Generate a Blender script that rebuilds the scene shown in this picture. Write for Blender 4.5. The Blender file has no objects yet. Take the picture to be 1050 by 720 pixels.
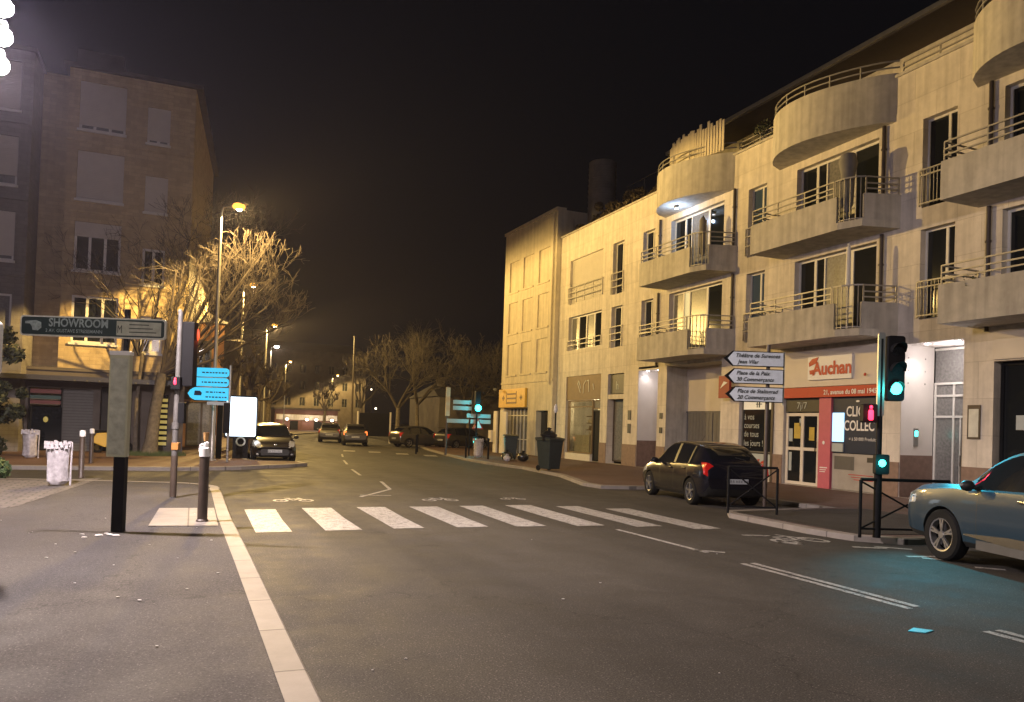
import bpy, bmesh, math, random
from mathutils import Vector, Matrix

# ------------------------------------------------------------------ camera, world, exposure
scene = bpy.context.scene
C = scene.collection
def look_camera():
    yaw, pitch, roll = math.radians(22.5), math.radians(1.0), 0.033
    f = Vector((math.sin(yaw)*math.cos(pitch), math.cos(yaw)*math.cos(pitch), math.sin(pitch)))
    r = Vector((math.cos(yaw), -math.sin(yaw), 0)); u = r.cross(f)
    r2 = r*math.cos(roll)+u*math.sin(roll); u2 = u*math.cos(roll)-r*math.sin(roll)
    m = Matrix((r2, u2, -f)).transposed().to_4x4(); m.translation = (0, 0, 1.7)
    cd = bpy.data.cameras.new('camera'); cd.sensor_width = 36; cd.lens = 790/1050*36
    cd.shift_y = 0.06; cd.clip_start = .05; cd.clip_end = 2000
    co = bpy.data.objects.new('camera', cd); C.objects.link(co); co.matrix_world = m
    scene.camera = co
look_camera()
world = bpy.data.worlds.new('World'); scene.world = world; world.use_nodes = True
wn = world.node_tree; wn.nodes.clear()
wo = wn.nodes.new('ShaderNodeOutputWorld'); wb = wn.nodes.new('ShaderNodeBackground')
sky = wn.nodes.new('ShaderNodeTexSky'); sky.sky_type = 'NISHITA'; sky.sun_disc = False
sky.sun_elevation = math.radians(-4); sky.sun_rotation = math.radians(200)
mixs = wn.nodes.new('ShaderNodeMix'); mixs.data_type = 'RGBA'; mixs.inputs[0].default_value = .97
mixs.inputs[7].default_value = (.0022, .0022, .0030, 1)
wn.links.new(sky.outputs[0], mixs.inputs[6]); wn.links.new(mixs.outputs[2], wb.inputs[0])
wb.inputs[1].default_value = 1.0
wn.links.new(wb.outputs[0], wo.inputs[0])
vs = scene.view_settings; vs.view_transform = 'Standard'; vs.look = 'None'; vs.gamma = 1; vs.exposure = 0
vs.use_curve_mapping = False
scene.cycles.max_bounces = 5; scene.cycles.diffuse_bounces = 3; scene.cycles.glossy_bounces = 3
scene.cycles.sample_clamp_indirect = 4; scene.cycles.use_denoising = True
scene.cycles.volume_bounces = 0

P_SODIUM = 10800.0      # street lamps
P_WHITE = 3700.0       # each of the three heads of the white mast
GLOW_HAZE = .00027            # density of the thin mist added for lamp glow
P_BACK = 5800.0         # street lamp behind the viewer
COL_SODIUM = (1, .65, .20)
COL_WARM = (1, .74, .42)
COL_WHITE = (1, .84, .79)

# ------------------------------------------------------------------ materials
M = {}
def lin(c): return tuple(((x/255)/12.92 if x/255 <= .04045 else (((x/255)+.055)/1.055)**2.4) for x in c)
def mat(name, col, rough=.6, metal=0, noise=.12, scale=6, bump=0, emit=None, estr=1, spec=.5, coat=0, detail=6):
    m = bpy.data.materials.new(name); m.use_nodes = True; nt = m.node_tree
    b = nt.nodes['Principled BSDF']
    b.inputs['Base Color'].default_value = (*col, 1); b.inputs['Roughness'].default_value = rough
    b.inputs['Metallic'].default_value = metal; b.inputs['Specular IOR Level'].default_value = spec
    b.inputs['Coat Weight'].default_value = coat; b.inputs['Coat Roughness'].default_value = .05
    if emit: b.inputs['Emission Color'].default_value = (*emit, 1); b.inputs['Emission Strength'].default_value = estr
    if noise or bump:
        tc = nt.nodes.new('ShaderNodeTexCoord'); n = nt.nodes.new('ShaderNodeTexNoise')
        n.inputs['Scale'].default_value = scale; n.inputs['Detail'].default_value = detail
        nt.links.new(tc.outputs['Object'], n.inputs['Vector'])
        if noise:
            mr = nt.nodes.new('ShaderNodeMapRange'); mr.inputs[1].default_value = .25; mr.inputs[2].default_value = .75
            mr.inputs[3].default_value = 1-noise; mr.inputs[4].default_value = 1+noise
            nt.links.new(n.outputs['Fac'], mr.inputs[0])
            mx = nt.nodes.new('ShaderNodeVectorMath'); mx.operation = 'SCALE'; mx.inputs[0].default_value = col
            nt.links.new(mr.outputs[0], mx.inputs[3]); nt.links.new(mx.outputs[0], b.inputs['Base Color'])
        if bump:
            bp = nt.nodes.new('ShaderNodeBump'); bp.inputs['Strength'].default_value = bump; bp.inputs['Distance'].default_value = .02
            nt.links.new(n.outputs['Fac'], bp.inputs['Height']); nt.links.new(bp.outputs[0], b.inputs['Normal'])
    M[name] = m; return m

def ground_mat(name, col, patch=.3, speck=.5, rough=.62, track=0, crack=True):
    """asphalt: fine bright and dark aggregate, wide worn patches, a few cracks"""
    m = bpy.data.materials.new(name); m.use_nodes = True; nt = m.node_tree; L = nt.links.new
    b = nt.nodes['Principled BSDF']; b.inputs['Specular IOR Level'].default_value = .22; tc = nt.nodes.new('ShaderNodeTexCoord')
    def noise(s, d, r=.55):
        n = nt.nodes.new('ShaderNodeTexNoise'); n.inputs['Scale'].default_value = s; n.inputs['Detail'].default_value = d
        n.inputs['Roughness'].default_value = r; L(tc.outputs['Object'], n.inputs['Vector']); return n
    def rng(src, a, b_, c, d):
        r = nt.nodes.new('ShaderNodeMapRange'); r.inputs[1].default_value = a; r.inputs[2].default_value = b_
        r.inputs[3].default_value = c; r.inputs[4].default_value = d; L(src, r.inputs[0]); return r.outputs[0]
    def mul(a, b_):
        x = nt.nodes.new('ShaderNodeMath'); x.operation = 'MULTIPLY'; L(a, x.inputs[0]); L(b_, x.inputs[1]); return x.outputs[0]
    big = noise(.28, 4); mid = noise(1.7, 6, .65); fine = noise(75, 3, .7)
    v = nt.nodes.new('ShaderNodeTexVoronoi'); v.inputs['Scale'].default_value = 130; L(tc.outputs['Object'], v.inputs['Vector'])
    f = mul(rng(big.outputs['Fac'], .3, .7, 1-patch, 1+patch), rng(mid.outputs['Fac'], .3, .7, 1-patch*.6, 1+patch*.6))
    f = mul(f, rng(fine.outputs['Fac'], .3, .7, 1-speck, 1+speck))
    sp = nt.nodes.new('ShaderNodeSeparateColor'); L(v.outputs['Color'], sp.inputs[0])
    f = mul(f, rng(sp.outputs[0], .93, 1.0, 1.0, 1+speck*3))
    if track:
        mp = nt.nodes.new('ShaderNodeMapping'); mp.inputs['Scale'].default_value = (.75, .045, 1); mp.inputs['Rotation'].default_value = (0, 0, .12); L(tc.outputs['Object'], mp.inputs[0])
        nt_ = nt.nodes.new('ShaderNodeTexNoise'); nt_.inputs['Scale'].default_value = 1; nt_.inputs['Detail'].default_value = 4; L(mp.outputs[0], nt_.inputs['Vector'])
        f = mul(f, rng(nt_.outputs['Fac'], .35, .65, 1-track, 1+track))
    if crack:
        vc = nt.nodes.new('ShaderNodeTexVoronoi'); vc.feature = 'DISTANCE_TO_EDGE'; vc.inputs['Scale'].default_value = .22
        wv = nt.nodes.new('ShaderNodeVectorMath'); wv.operation = 'ADD'; n2 = noise(1.3, 5, .6)
        sc = nt.nodes.new('ShaderNodeVectorMath'); sc.operation = 'SCALE'; sc.inputs[3].default_value = 1.6
        L(n2.outputs['Color'], sc.inputs[0]); L(sc.outputs[0], wv.inputs[0]); L(tc.outputs['Object'], wv.inputs[1])
        L(wv.outputs[0], vc.inputs['Vector'])
        f = mul(f, rng(vc.outputs['Distance'], .0, .004, .55, 1))
    mx = nt.nodes.new('ShaderNodeVectorMath'); mx.operation = 'SCALE'; mx.inputs[0].default_value = col
    L(f, mx.inputs[3]); L(mx.outputs[0], b.inputs['Base Color'])
    L(rng(mid.outputs['Fac'], .3, .7, rough-.1, rough+.12), b.inputs['Roughness'])
    bp = nt.nodes.new('ShaderNodeBump'); bp.inputs['Strength'].default_value = .45; bp.inputs['Distance'].default_value = .006
    L(fine.outputs['Fac'], bp.inputs['Height']); L(bp.outputs[0], b.inputs['Normal'])
    M[name] = m; return m

def brick_mat(name, col, mortar, bw, bh, ms, axis='YZ', noise=.1, rough=.75, var=.06, offset=.5, bump=.3, streak=.0):
    """coursed stone, tiles or bricks laid in the plane of the wall"""
    m = bpy.data.materials.new(name); m.use_nodes = True; nt = m.node_tree; L = nt.links.new
    b = nt.nodes['Principled BSDF']; b.inputs['Roughness'].default_value = rough
    tc = nt.nodes.new('ShaderNodeTexCoord'); s = nt.nodes.new('ShaderNodeSeparateXYZ'); cb = nt.nodes.new('ShaderNodeCombineXYZ')
    L(tc.outputs['Object'], s.inputs[0])
    ad = nt.nodes.new('ShaderNodeMath'); ad.operation = 'ADD'
    L(s.outputs['X'], ad.inputs[0]); L(s.outputs['Y'], ad.inputs[1])
    if axis == 'XY': L(s.outputs['X'], cb.inputs[0]); L(s.outputs['Y'], cb.inputs[1])
    else: L(ad.outputs[0], cb.inputs[0]); L(s.outputs['Z'], cb.inputs[1])
    br = nt.nodes.new('ShaderNodeTexBrick'); L(cb.outputs[0], br.inputs['Vector'])
    br.inputs['Scale'].default_value = 1; br.inputs['Brick Width'].default_value = bw; br.inputs['Row Height'].default_value = bh
    br.inputs['Mortar Size'].default_value = ms; br.inputs['Mortar Smooth'].default_value = .2; br.offset = offset
    c1 = tuple(c*(1-var) for c in col); c2 = tuple(min(1, c*(1+var)) for c in col)
    br.inputs['Color1'].default_value = (*c1, 1); br.inputs['Color2'].default_value = (*c2, 1); br.inputs['Mortar'].default_value = (*mortar, 1)
    n = nt.nodes.new('ShaderNodeTexNoise'); n.inputs['Scale'].default_value = 3.1; n.inputs['Detail'].default_value = 9; n.inputs['Roughness'].default_value = .65
    L(tc.outputs['Object'], n.inputs['Vector'])
    mr = nt.nodes.new('ShaderNodeMapRange'); mr.inputs[1].default_value = .3; mr.inputs[2].default_value = .7
    mr.inputs[3].default_value = 1-noise; mr.inputs[4].default_value = 1+noise; L(n.outputs['Fac'], mr.inputs[0])
    mx = nt.nodes.new('ShaderNodeVectorMath'); mx.operation = 'SCALE'; L(br.outputs['Color'], mx.inputs[0])
    fac = mr.outputs[0]
    if streak:      # rain streaks: noise stretched down the wall
        mp = nt.nodes.new('ShaderNodeMapping'); mp.inputs['Scale'].default_value = (5, 5, .35); L(tc.outputs['Object'], mp.inputs[0])
        n3 = nt.nodes.new('ShaderNodeTexNoise'); n3.inputs['Scale'].default_value = 1; n3.inputs['Detail'].default_value = 5; L(mp.outputs[0], n3.inputs['Vector'])
        r3 = nt.nodes.new('ShaderNodeMapRange'); r3.inputs[1].default_value = .35; r3.inputs[2].default_value = .6
        r3.inputs[3].default_value = 1-streak; r3.inputs[4].default_value = 1; L(n3.outputs['Fac'], r3.inputs[0])
        ml = nt.nodes.new('ShaderNodeMath'); ml.operation = 'MULTIPLY'; L(fac, ml.inputs[0]); L(r3.outputs[0], ml.inputs[1]); fac = ml.outputs[0]
    L(fac, mx.inputs[3]); L(mx.outputs[0], b.inputs['Base Color'])
    bp = nt.nodes.new('ShaderNodeBump'); bp.inputs['Strength'].default_value = bump; bp.inputs['Distance'].default_value = .01
    iv = nt.nodes.new('ShaderNodeMath'); iv.operation = 'SUBTRACT'; iv.inputs[0].default_value = 1; L(br.outputs['Fac'], iv.inputs[1])
    L(iv.outputs[0], bp.inputs['Height']); L(bp.outputs[0], b.inputs['Normal'])
    M[name] = m; return m

ground_mat('asphalt', (.048, .043, .037), .2, .65, .78, track=.22)
ground_mat('asphalt_path', (.062, .056, .052), .24, .5, .85)
ground_mat('asphalt_red', (.115, .072, .058), .2, .3, .7, crack=False)
ground_mat('paint_white', (.36, .34, .31), .16, .3, .6, crack=False)
def wear(name, under, amount):
    nt = M[name].node_tree; b = nt.nodes['Principled BSDF']; L = nt.links.new; src = b.inputs['Base Color'].links[0].from_socket
    tc = nt.nodes.new('ShaderNodeTexCoord'); fs = []
    for sc_, d in ((9, 9), (55, 4)):
        n = nt.nodes.new('ShaderNodeTexNoise'); n.inputs['Scale'].default_value = sc_; n.inputs['Detail'].default_value = d; n.inputs['Roughness'].default_value = .7
        L(tc.outputs['Object'], n.inputs['Vector']); fs.append(n.outputs['Fac'])
    a = nt.nodes.new('ShaderNodeMath'); a.operation = 'ADD'; L(fs[0], a.inputs[0]); L(fs[1], a.inputs[1])
    r = nt.nodes.new('ShaderNodeMapRange'); r.inputs[1].default_value = amount; r.inputs[2].default_value = amount+.13; L(a.outputs[0], r.inputs[0])
    m = nt.nodes.new('ShaderNodeMix'); m.data_type = 'RGBA'; L(r.outputs[0], m.inputs[0]); L(src, m.inputs[6]); m.inputs[7].default_value = (*under, 1); L(m.outputs[2], b.inputs['Base Color'])
wear('paint_white', (.075, .07, .065), 1.01)
brick_mat('kerb_stone', (.22, .195, .17), (.09, .08, .07), 30, 1.0, .012, 'XY', .16, .7, .08, 0)
brick_mat('kerb_stone_y', (.22, .195, .17), (.09, .08, .07), 1.0, 30, .012, 'XY', .16, .7, .08, 0)
brick_mat('pavers', (.12, .105, .095), (.05, .045, .04), .3, .2, .02, 'XY', .25, .8, .15)
brick_mat('cladding', (.62, .565, .485), (.50, .45, .38), 1.35, .92, .010, 'YZ', .12, .75, .045, .5, .35, .20)
brick_mat('concrete', (.47, .44, .385), (.3,.28,.24), 60, 60, .001, 'YZ', .14, .85, .02, 0, .1, .24)
mat('concrete_dark', (.19, .18, .165), .85, noise=.2, scale=2)
brick_mat('render_yellow', (.58, .51, .38), (.4,.36,.28), 60, 60, .001, 'YZ', .10, .85, .02, 0, .1, .18)
mat('render_white', (.66, .62, .58), .7, noise=.06, scale=2)
mat('fascia_white', (.62, .56, .47), .6, noise=.05, scale=3)
mat('plinth_brown', (.20, .13, .10), .6, noise=.2, scale=8)
mat('brown_fascia', (.17, .11, .055), .6, noise=.14, scale=4)
mat('dark_fascia', (.035, .032, .03), .5)
mat('win_frame', (.62, .60, .55), .45, noise=.05)
mat('win_frame_dark', (.07, .065, .06), .5, noise=.05)
mat('metal_grey', (.30, .29, .27), .42, .6, noise=.1)
mat('rail_metal', (.33, .31, .28), .5, .35, noise=.1)
mat('metal_dark', (.008, .008, .009), .6, .0, noise=.15, spec=.1)
mat('metal_brown', (.06, .042, .03), .5, noise=.2)
mat('pipe_brown', (.045, .032, .026), .5)
mat('roof_dark', (.055, .045, .04), .75, noise=.2, scale=3)
mat('soffit', (.045, .032, .025), .8, noise=.15)
mat('glass_dark', (.012, .014, .016), .06, noise=0, spec=.6)
mat('glass_blue', (.05, .08, .13), .12, noise=0, spec=.6)
mat('glass_curtain', (.17, .165, .155), .25, noise=.3, scale=14, spec=.6)
mat('shutter', (.50, .46, .40), .55, noise=.06, scale=3)
mat('shutter_dark', (.09, .085, .08), .55, noise=.08)
mat('garage_grey', (.15, .145, .14), .5, noise=.1)
mat('black_void', (.006, .006, .006), .9, noise=0)
mat('room_dark', (.05, .045, .04), .9)
mat('red', (.42, .018, .012), .45, noise=.06)
mat('red_deep', (.25, .012, .012), .5)
mat('pink', (.48, .10, .14), .5, noise=.08)
mat('navy', (.012, .022, .05), .35, noise=.1)
mat('letter_white', (.75, .74, .72), .5, noise=0)
mat('letter_grey', (.36, .40, .40), .5, noise=0)
mat('letter_dark', (.015, .02, .018), .5, noise=0)
mat('sign_white', (.55, .60, .64), .4, noise=.08, scale=9)
mat('sign_green', (.012, .028, .026), .4, noise=.1)
mat('sign_border', (.55, .55, .48), .45)
mat('sign_panel_grey', (.38, .39, .31), .5, noise=.25, scale=12)
mat('panel_olive', (.42, .42, .29), .5, noise=.1)
mat('bin_green', (.018, .026, .026), .42, noise=.2)
mat('bag_black', (.012, .012, .012), .3, noise=.2, bump=.8, scale=14)
mat('bag_pale', (.42, .40, .42), .33, noise=.3, bump=.9, scale=11)
mat('bark', (.12, .10, .075), .9, noise=.4, scale=7, bump=.6)
mat('twig', (.048, .037, .031), .85, noise=.3, scale=4)
mat('twig_dark', (.05, .04, .03), .9, noise=.3, scale=2)
mat('leaf', (.05, .085, .028), .6, noise=.4, scale=9)
mat('leaf_dark', (.028, .034, .014), .7, noise=.4, scale=5)
mat('leaf_roof', (.10, .075, .04), .8, noise=.5, scale=5)
mat('grass', (.05, .07, .02), .8, noise=.4, scale=20)
mat('tyre', (.010, .010, .010), .9, noise=.2, spec=.15)
mat('rim', (.34, .34, .35), .3, .8, noise=0)
mat('rim_dark', (.03, .03, .032), .45, .4, noise=0)
mat('car_black', (.006, .006, .010), .2, 0, noise=0, coat=.5, spec=.3)
mat('car_brown', (.014, .011, .010), .3, .0, noise=0, coat=.6, spec=.3)
mat('car_blue', (.008, .026, .046), .35, .0, noise=0, coat=.7, spec=.3)
mat('car_silver', (.36, .35, .32), .3, .5, noise=0, coat=.8)
mat('car_dark', (.02, .02, .02), .3, .2, noise=0, coat=.8)
mat('car_yellow', (.52, .34, .02), .35, noise=0, coat=.6)
mat('trim_black', (.012, .012, .012), .5, noise=0)
mat('chrome', (.55, .54, .52), .18, 1, noise=0)
mat('taillight', (.35, .006, .006), .2, noise=0, coat=1, emit=(1, .03, .02), estr=.12)
mat('taillight_lit', (.6, .05, .01), .3, noise=0, emit=(1, .25, .05), estr=1.6)
mat('headlight', (.45, .46, .48), .12, .3, noise=0, coat=1)
mat('plate', (.42, .44, .46), .4, noise=0)
mat('litter', (.5, .48, .45), .7)
mat('orange_wall', (.42, .22, .11), .8, noise=.25, scale=1.3)
mat('brick_dark', (.10, .085, .075), .85, noise=.25, scale=1.2)
brick_mat('yellow_brick', (.42, .32, .18), (.37, .28, .165), .45, .15, .012, 'YZ', .14, .85, .12, .5, .3, .1)
brick_mat('grey_brick', (.17, .155, .14), (.15, .135, .12), .45, .15, .012, 'YZ', .14, .85, .10, .5, .3, .1)
def thin_glass(name, fac):
    m = bpy.data.materials.new(name); m.use_nodes = True; nt = m.node_tree; nt.nodes.remove(nt.nodes['Principled BSDF'])
    o = nt.nodes['Material Output']; mx = nt.nodes.new('ShaderNodeMixShader'); tr = nt.nodes.new('ShaderNodeBsdfTransparent'); gl = nt.nodes.new('ShaderNodeBsdfGlossy')
    gl.inputs['Roughness'].default_value = .03; tr.inputs[0].default_value = (.85,.85,.8,1); mx.inputs[0].default_value = fac
    nt.links.new(tr.outputs[0], mx.inputs[1]); nt.links.new(gl.outputs[0], mx.inputs[2]); nt.links.new(mx.outputs[0], o.inputs[0]); M[name] = m
thin_glass('glass_thin', .12)
mat('glass_frost', (.34,.31,.27), .35, noise=.15, scale=3)
def emis(name, col, s): return mat(name, (.02, .02, .02), .5, noise=0, emit=col, estr=s)
emis('lamp_sodium', (1, .46, .06), 2.2); emis('lamp_core', (1, .85, .5), 60); emis('lamp_white', (1, .93, .82), 60)
emis('green_lit', (.05, 1, .82), 9); emis('red_lit', (1, .02, .06), 6); emis('orange_lit', (1, .12, .03), 1.0)
emis('downlight', (.95, .93, 1), 22); emis('ad_lit', (.72, .86, 1), 2.6); emis('screen_lit', (.42, .74, 1), 1.9)
emis('room_warm', (1, .78, .34), .75); emis('room_yellow', (1, .72, .18), .38)
emis('shop_white', (1, .80, .62), 5); mat('shop_red', (.12, .05, .04), .6)
emis('tower_pane', (.6, .5, .4), .02); emis('shutter_glow', (.8, .55, .2), .1)

# ------------------------------------------------------------------ mesh helpers
class MB:
    def __init__(s): s.v = []; s.f = []; s.m = []
    def add(s, vs_, fs, mi=0):
        n = len(s.v); s.v += [tuple(v) for v in vs_]; s.f += [tuple(i+n for i in f) for f in fs]; s.m += [mi]*len(fs)
        return s
    def box(s, x0, x1, y0, y1, z0, z1, mi=0):
        x0, x1 = sorted((x0, x1)); y0, y1 = sorted((y0, y1)); z0, z1 = sorted((z0, z1))
        return s.add([(x0,y0,z0),(x1,y0,z0),(x1,y1,z0),(x0,y1,z0),(x0,y0,z1),(x1,y0,z1),(x1,y1,z1),(x0,y1,z1)],
              [(0,3,2,1),(4,5,6,7),(0,1,5,4),(1,2,6,5),(2,3,7,6),(3,0,4,7)], mi)
    def obox(s, c, ux, uy, uz, hx, hy, hz, mi=0):
        c = Vector(c); ux, uy, uz = Vector(ux), Vector(uy), Vector(uz)
        P = [c+ux*(a*hx)+uy*(b*hy)+uz*(d*hz) for d in (-1,1) for a, b in ((-1,-1),(1,-1),(1,1),(-1,1))]
        return s.add(P, [(0,3,2,1),(4,5,6,7),(0,1,5,4),(1,2,6,5),(2,3,7,6),(3,0,4,7)], mi)
    def bar(s, a, b, w, h=None, mi=0):
        a, b = Vector(a), Vector(b); h = h or w; d = (b-a); L = d.length; d.normalize()
        up = Vector((0,0,1)) if abs(d.z) < .95 else Vector((0,1,0))
        r = d.cross(up).normalized(); u = r.cross(d)
        return s.obox((a+b)/2, r, d, u, w/2, L/2, h/2, mi)
    def prism(s, poly, z0, z1, mi=0):
        n = len(poly); A = sum(poly[i][0]*poly[(i+1)%n][1]-poly[(i+1)%n][0]*poly[i][1] for i in range(n))
        if A < 0: poly = poly[::-1]
        V = [(x,y,z0) for x,y in poly]+[(x,y,z1) for x,y in poly]
        F = [tuple(range(n))[::-1], tuple(range(n,2*n))]+[(i,(i+1)%n,(i+1)%n+n,i+n) for i in range(n)]
        return s.add(V, F, mi)
    def slab(s, poly, o, ux, uy, t, mi=0):
        """flat outline (u,v) standing at o with axes ux, uy, thickness t along ux x uy"""
        o, ux, uy = Vector(o), Vector(ux), Vector(uy); n_ = ux.cross(uy).normalized(); n = len(poly)
        A = sum(poly[i][0]*poly[(i+1)%n][1]-poly[(i+1)%n][0]*poly[i][1] for i in range(n))
        if A < 0: poly = poly[::-1]
        V = [o+ux*a+uy*b for a,b in poly]+[o+ux*a+uy*b+n_*t for a,b in poly]
        F = [tuple(range(n))[::-1], tuple(range(n,2*n))]+[(i,(i+1)%n,(i+1)%n+n,i+n) for i in range(n)]
        return s.add(V, F, mi)
    def tube(s, pts, rad, n=8, mi=0, cap=True):
        pts = [Vector(p) for p in pts]
        if not hasattr(rad, '__len__'): rad = [rad]*len(pts)
        base = len(s.v); ref = None; V = []; F = []
        for i, p in enumerate(pts):
            d = (pts[min(i+1,len(pts)-1)]-pts[max(i-1,0)]).normalized()
            if ref is None: ref = d.orthogonal().normalized()
            ref = (ref-d*ref.dot(d)).normalized(); q = d.cross(ref)
            for k in range(n):
                a = 2*math.pi*k/n; V.append(p+(ref*math.cos(a)+q*math.sin(a))*rad[i])
        for i in range(len(pts)-1):
            for k in range(n):
                F.append((i*n+k, i*n+(k+1)%n, (i+1)*n+(k+1)%n, (i+1)*n+k))
        if cap: F.append(tuple(range(n))[::-1]); F.append(tuple(range((len(pts)-1)*n, len(pts)*n)))
        return s.add(V, F, mi)
    def lathe(s, prof, c=(0,0,0), n=20, axis='z', mi=0, sy=1.0):
        V = []; F = []; c = Vector(c); m = len(prof)
        for k in range(n):
            a = 2*math.pi*k/n
            for r, h in prof:
                if axis == 'z': V.append(c+Vector((r*math.cos(a), r*math.sin(a)*sy, h)))
                elif axis == 'x': V.append(c+Vector((h, r*math.cos(a), r*math.sin(a))))
                else: V.append(c+Vector((-r*math.cos(a), h, r*math.sin(a))))
        for k in range(n):
            for i in range(m-1):
                a, b = k*m+i, ((k+1)%n)*m+i
                F.append((a, b, b+1, a+1))
        return s.add(V, F, mi)
    def sphere(s, c, rx, ry=None, rz=None, n=12, mi=0):
        ry = ry or rx; rz = rz or rx; m = n//2
        V = []; F = []
        for i in range(m+1):
            t = math.pi*i/m
            for k in range(n):
                a = 2*math.pi*k/n
                V.append((c[0]+rx*math.sin(t)*math.cos(a), c[1]+ry*math.sin(t)*math.sin(a), c[2]+rz*math.cos(t)))
        for i in range(m):
            for k in range(n):
                F.append((i*n+k, (i+1)*n+k, (i+1)*n+(k+1)%n, i*n+(k+1)%n))
        return s.add(V, F, mi)

RW = {}      # world position of each root
def rootof(o):
    while o.parent: o = o.parent
    return o
def build(name, mb, mats, parent=None, world=False, smooth=False, bevel=0):
    if not isinstance(mats, (list, tuple)): mats = [mats]
    me = bpy.data.meshes.new(name); V = mb.v
    off = Vector((0,0,0))
    if parent is not None and world: off = RW[rootof(parent).name]
    me.from_pydata([(v[0]-off.x, v[1]-off.y, v[2]-off.z) for v in V], [], mb.f)
    for m in mats: me.materials.append(M[m])
    if len(mats) > 1: me.polygons.foreach_set('material_index', mb.m)
    bm = bmesh.new(); bm.from_mesh(me)
    bmesh.ops.remove_doubles(bm, verts=bm.verts, dist=1e-5)
    bmesh.ops.recalc_face_normals(bm, faces=bm.faces)
    if bevel: bmesh.ops.bevel(bm, geom=[e for e in bm.edges if len(e.link_faces) == 2 and e.calc_face_angle(0) > .6], offset=bevel, segments=2, affect='EDGES', profile=.6)
    bm.to_mesh(me); bm.free()
    if smooth:
        me.polygons.foreach_set('use_smooth', [True]*len(me.polygons)); me.set_sharp_from_angle(angle=math.radians(38))
    me.update()
    o = bpy.data.objects.new(name, me); C.objects.link(o)
    if parent is not None: o.parent = parent
    return o
def tag(o, label=None, cat=None, group=None, kind=None):
    if label: o['label'] = label
    if cat: o['category'] = cat
    if group: o['group'] = group
    if kind: o['kind'] = kind
    return o
def root(name, label, cat, loc=(0,0,0), rz=0, group=None):
    o = bpy.data.objects.new(name, None); C.objects.link(o); o.empty_display_size = .3
    o.location = loc; o.rotation_euler = (0,0,rz); RW[o.name] = Vector(loc)
    return tag(o, label, cat, group)
def struct(name, mb, mats, **k): return tag(build(name, mb, mats, **k), kind='structure')
def single(name, mb, mats, label, cat, group=None, **k):
    """a thing that is one mesh, its origin put at its base"""
    xs, ys, zs = zip(*mb.v); b = Vector(((min(xs)+max(xs))/2, (min(ys)+max(ys))/2, min(zs)))
    mb.v = [(v[0]-b.x, v[1]-b.y, v[2]-b.z) for v in mb.v]
    o = build(name, mb, mats, **k); o.location = b; RW[o.name] = b
    return tag(o, label, cat, group)
def copy_tree(o, parent=None):
    c = o.copy(); C.objects.link(c)
    if parent is not None: c.parent = parent
    for ch in list(o.children): copy_tree(ch, c)
    return c
def copy_thing(o, loc, rz, label, group=None):
    c = copy_tree(o); c.location = loc; c.rotation_euler = (0,0,rz); c['label'] = label
    if group: c['group'] = group
    return c
def text_mb(s, size, o, ux, uy, depth=.006, align='LEFT', mi=0, sx=1.0, shear=0, bold=0, space=1.0):
    cu = bpy.data.curves.new('t', 'FONT'); cu.body = s; cu.size = size; cu.extrude = 0; cu.align_x = align
    cu.shear = shear; cu.offset = bold; cu.resolution_u = 3; cu.space_character = space
    ob = bpy.data.objects.new('t', cu); C.objects.link(ob)
    dg = bpy.context.evaluated_depsgraph_get(); me = bpy.data.meshes.new_from_object(ob.evaluated_get(dg))
    o, ux, uy = Vector(o), Vector(ux).normalized(), Vector(uy).normalized(); n = ux.cross(uy)
    V = [o+ux*(v.co.x*sx)+uy*v.co.y+n*depth for v in me.vertices]; F = [tuple(p.vertices) for p in me.polygons]
    bpy.data.objects.remove(ob); bpy.data.curves.remove(cu); bpy.data.meshes.remove(me)
    mb = MB(); mb.add(V, F, mi); return mb
def join(*mbs):
    r = MB()
    for m in mbs:
        n = len(r.v); r.v += m.v; r.f += [tuple(i+n for i in f) for f in m.f]; r.m += m.m
    return r
def lamp(name, kind, loc, power, col, parent=None, size=.12, spot=None, rot=None, blend=.5, world=True):
    ld = bpy.data.lights.new(name, kind); ld.energy = power; ld.color = col
    if kind in ('POINT', 'SPOT'): ld.shadow_soft_size = size
    if kind == 'SPOT': ld.spot_size = spot or 2; ld.spot_blend = blend
    if kind == 'AREA': ld.size = size
    o = bpy.data.objects.new(name, ld); C.objects.link(o); loc = Vector(loc)
    if parent is not None:
        o.parent = parent
        if world: loc = loc-RW[rootof(parent).name]
    o.location = loc
    if rot: o.rotation_euler = rot
    return o

def batwing(o):
    """street luminaire optics: little light straight down, most of it far out along the road"""
    ld = o.data; ld.use_nodes = True; nt = ld.node_tree; em = nt.nodes['Emission']; L = nt.links.new
    tc = nt.nodes.new('ShaderNodeTexCoord'); s = nt.nodes.new('ShaderNodeSeparateXYZ'); L(tc.outputs['Normal'], s.inputs[0])
    a = nt.nodes.new('ShaderNodeMath'); a.operation = 'ABSOLUTE'; L(s.outputs['Z'], a.inputs[0])
    p = nt.nodes.new('ShaderNodeMath'); p.operation = 'POWER'; L(a.outputs[0], p.inputs[0]); p.inputs[1].default_value = 1.4
    q = nt.nodes.new('ShaderNodeMath'); q.operation = 'ADD'; L(p.outputs[0], q.inputs[0]); q.inputs[1].default_value = .14
    r = nt.nodes.new('ShaderNodeMath'); r.operation = 'DIVIDE'; r.inputs[0].default_value = .25; L(q.outputs[0], r.inputs[1])
    L(r.outputs[0], em.inputs['Strength'])

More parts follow.
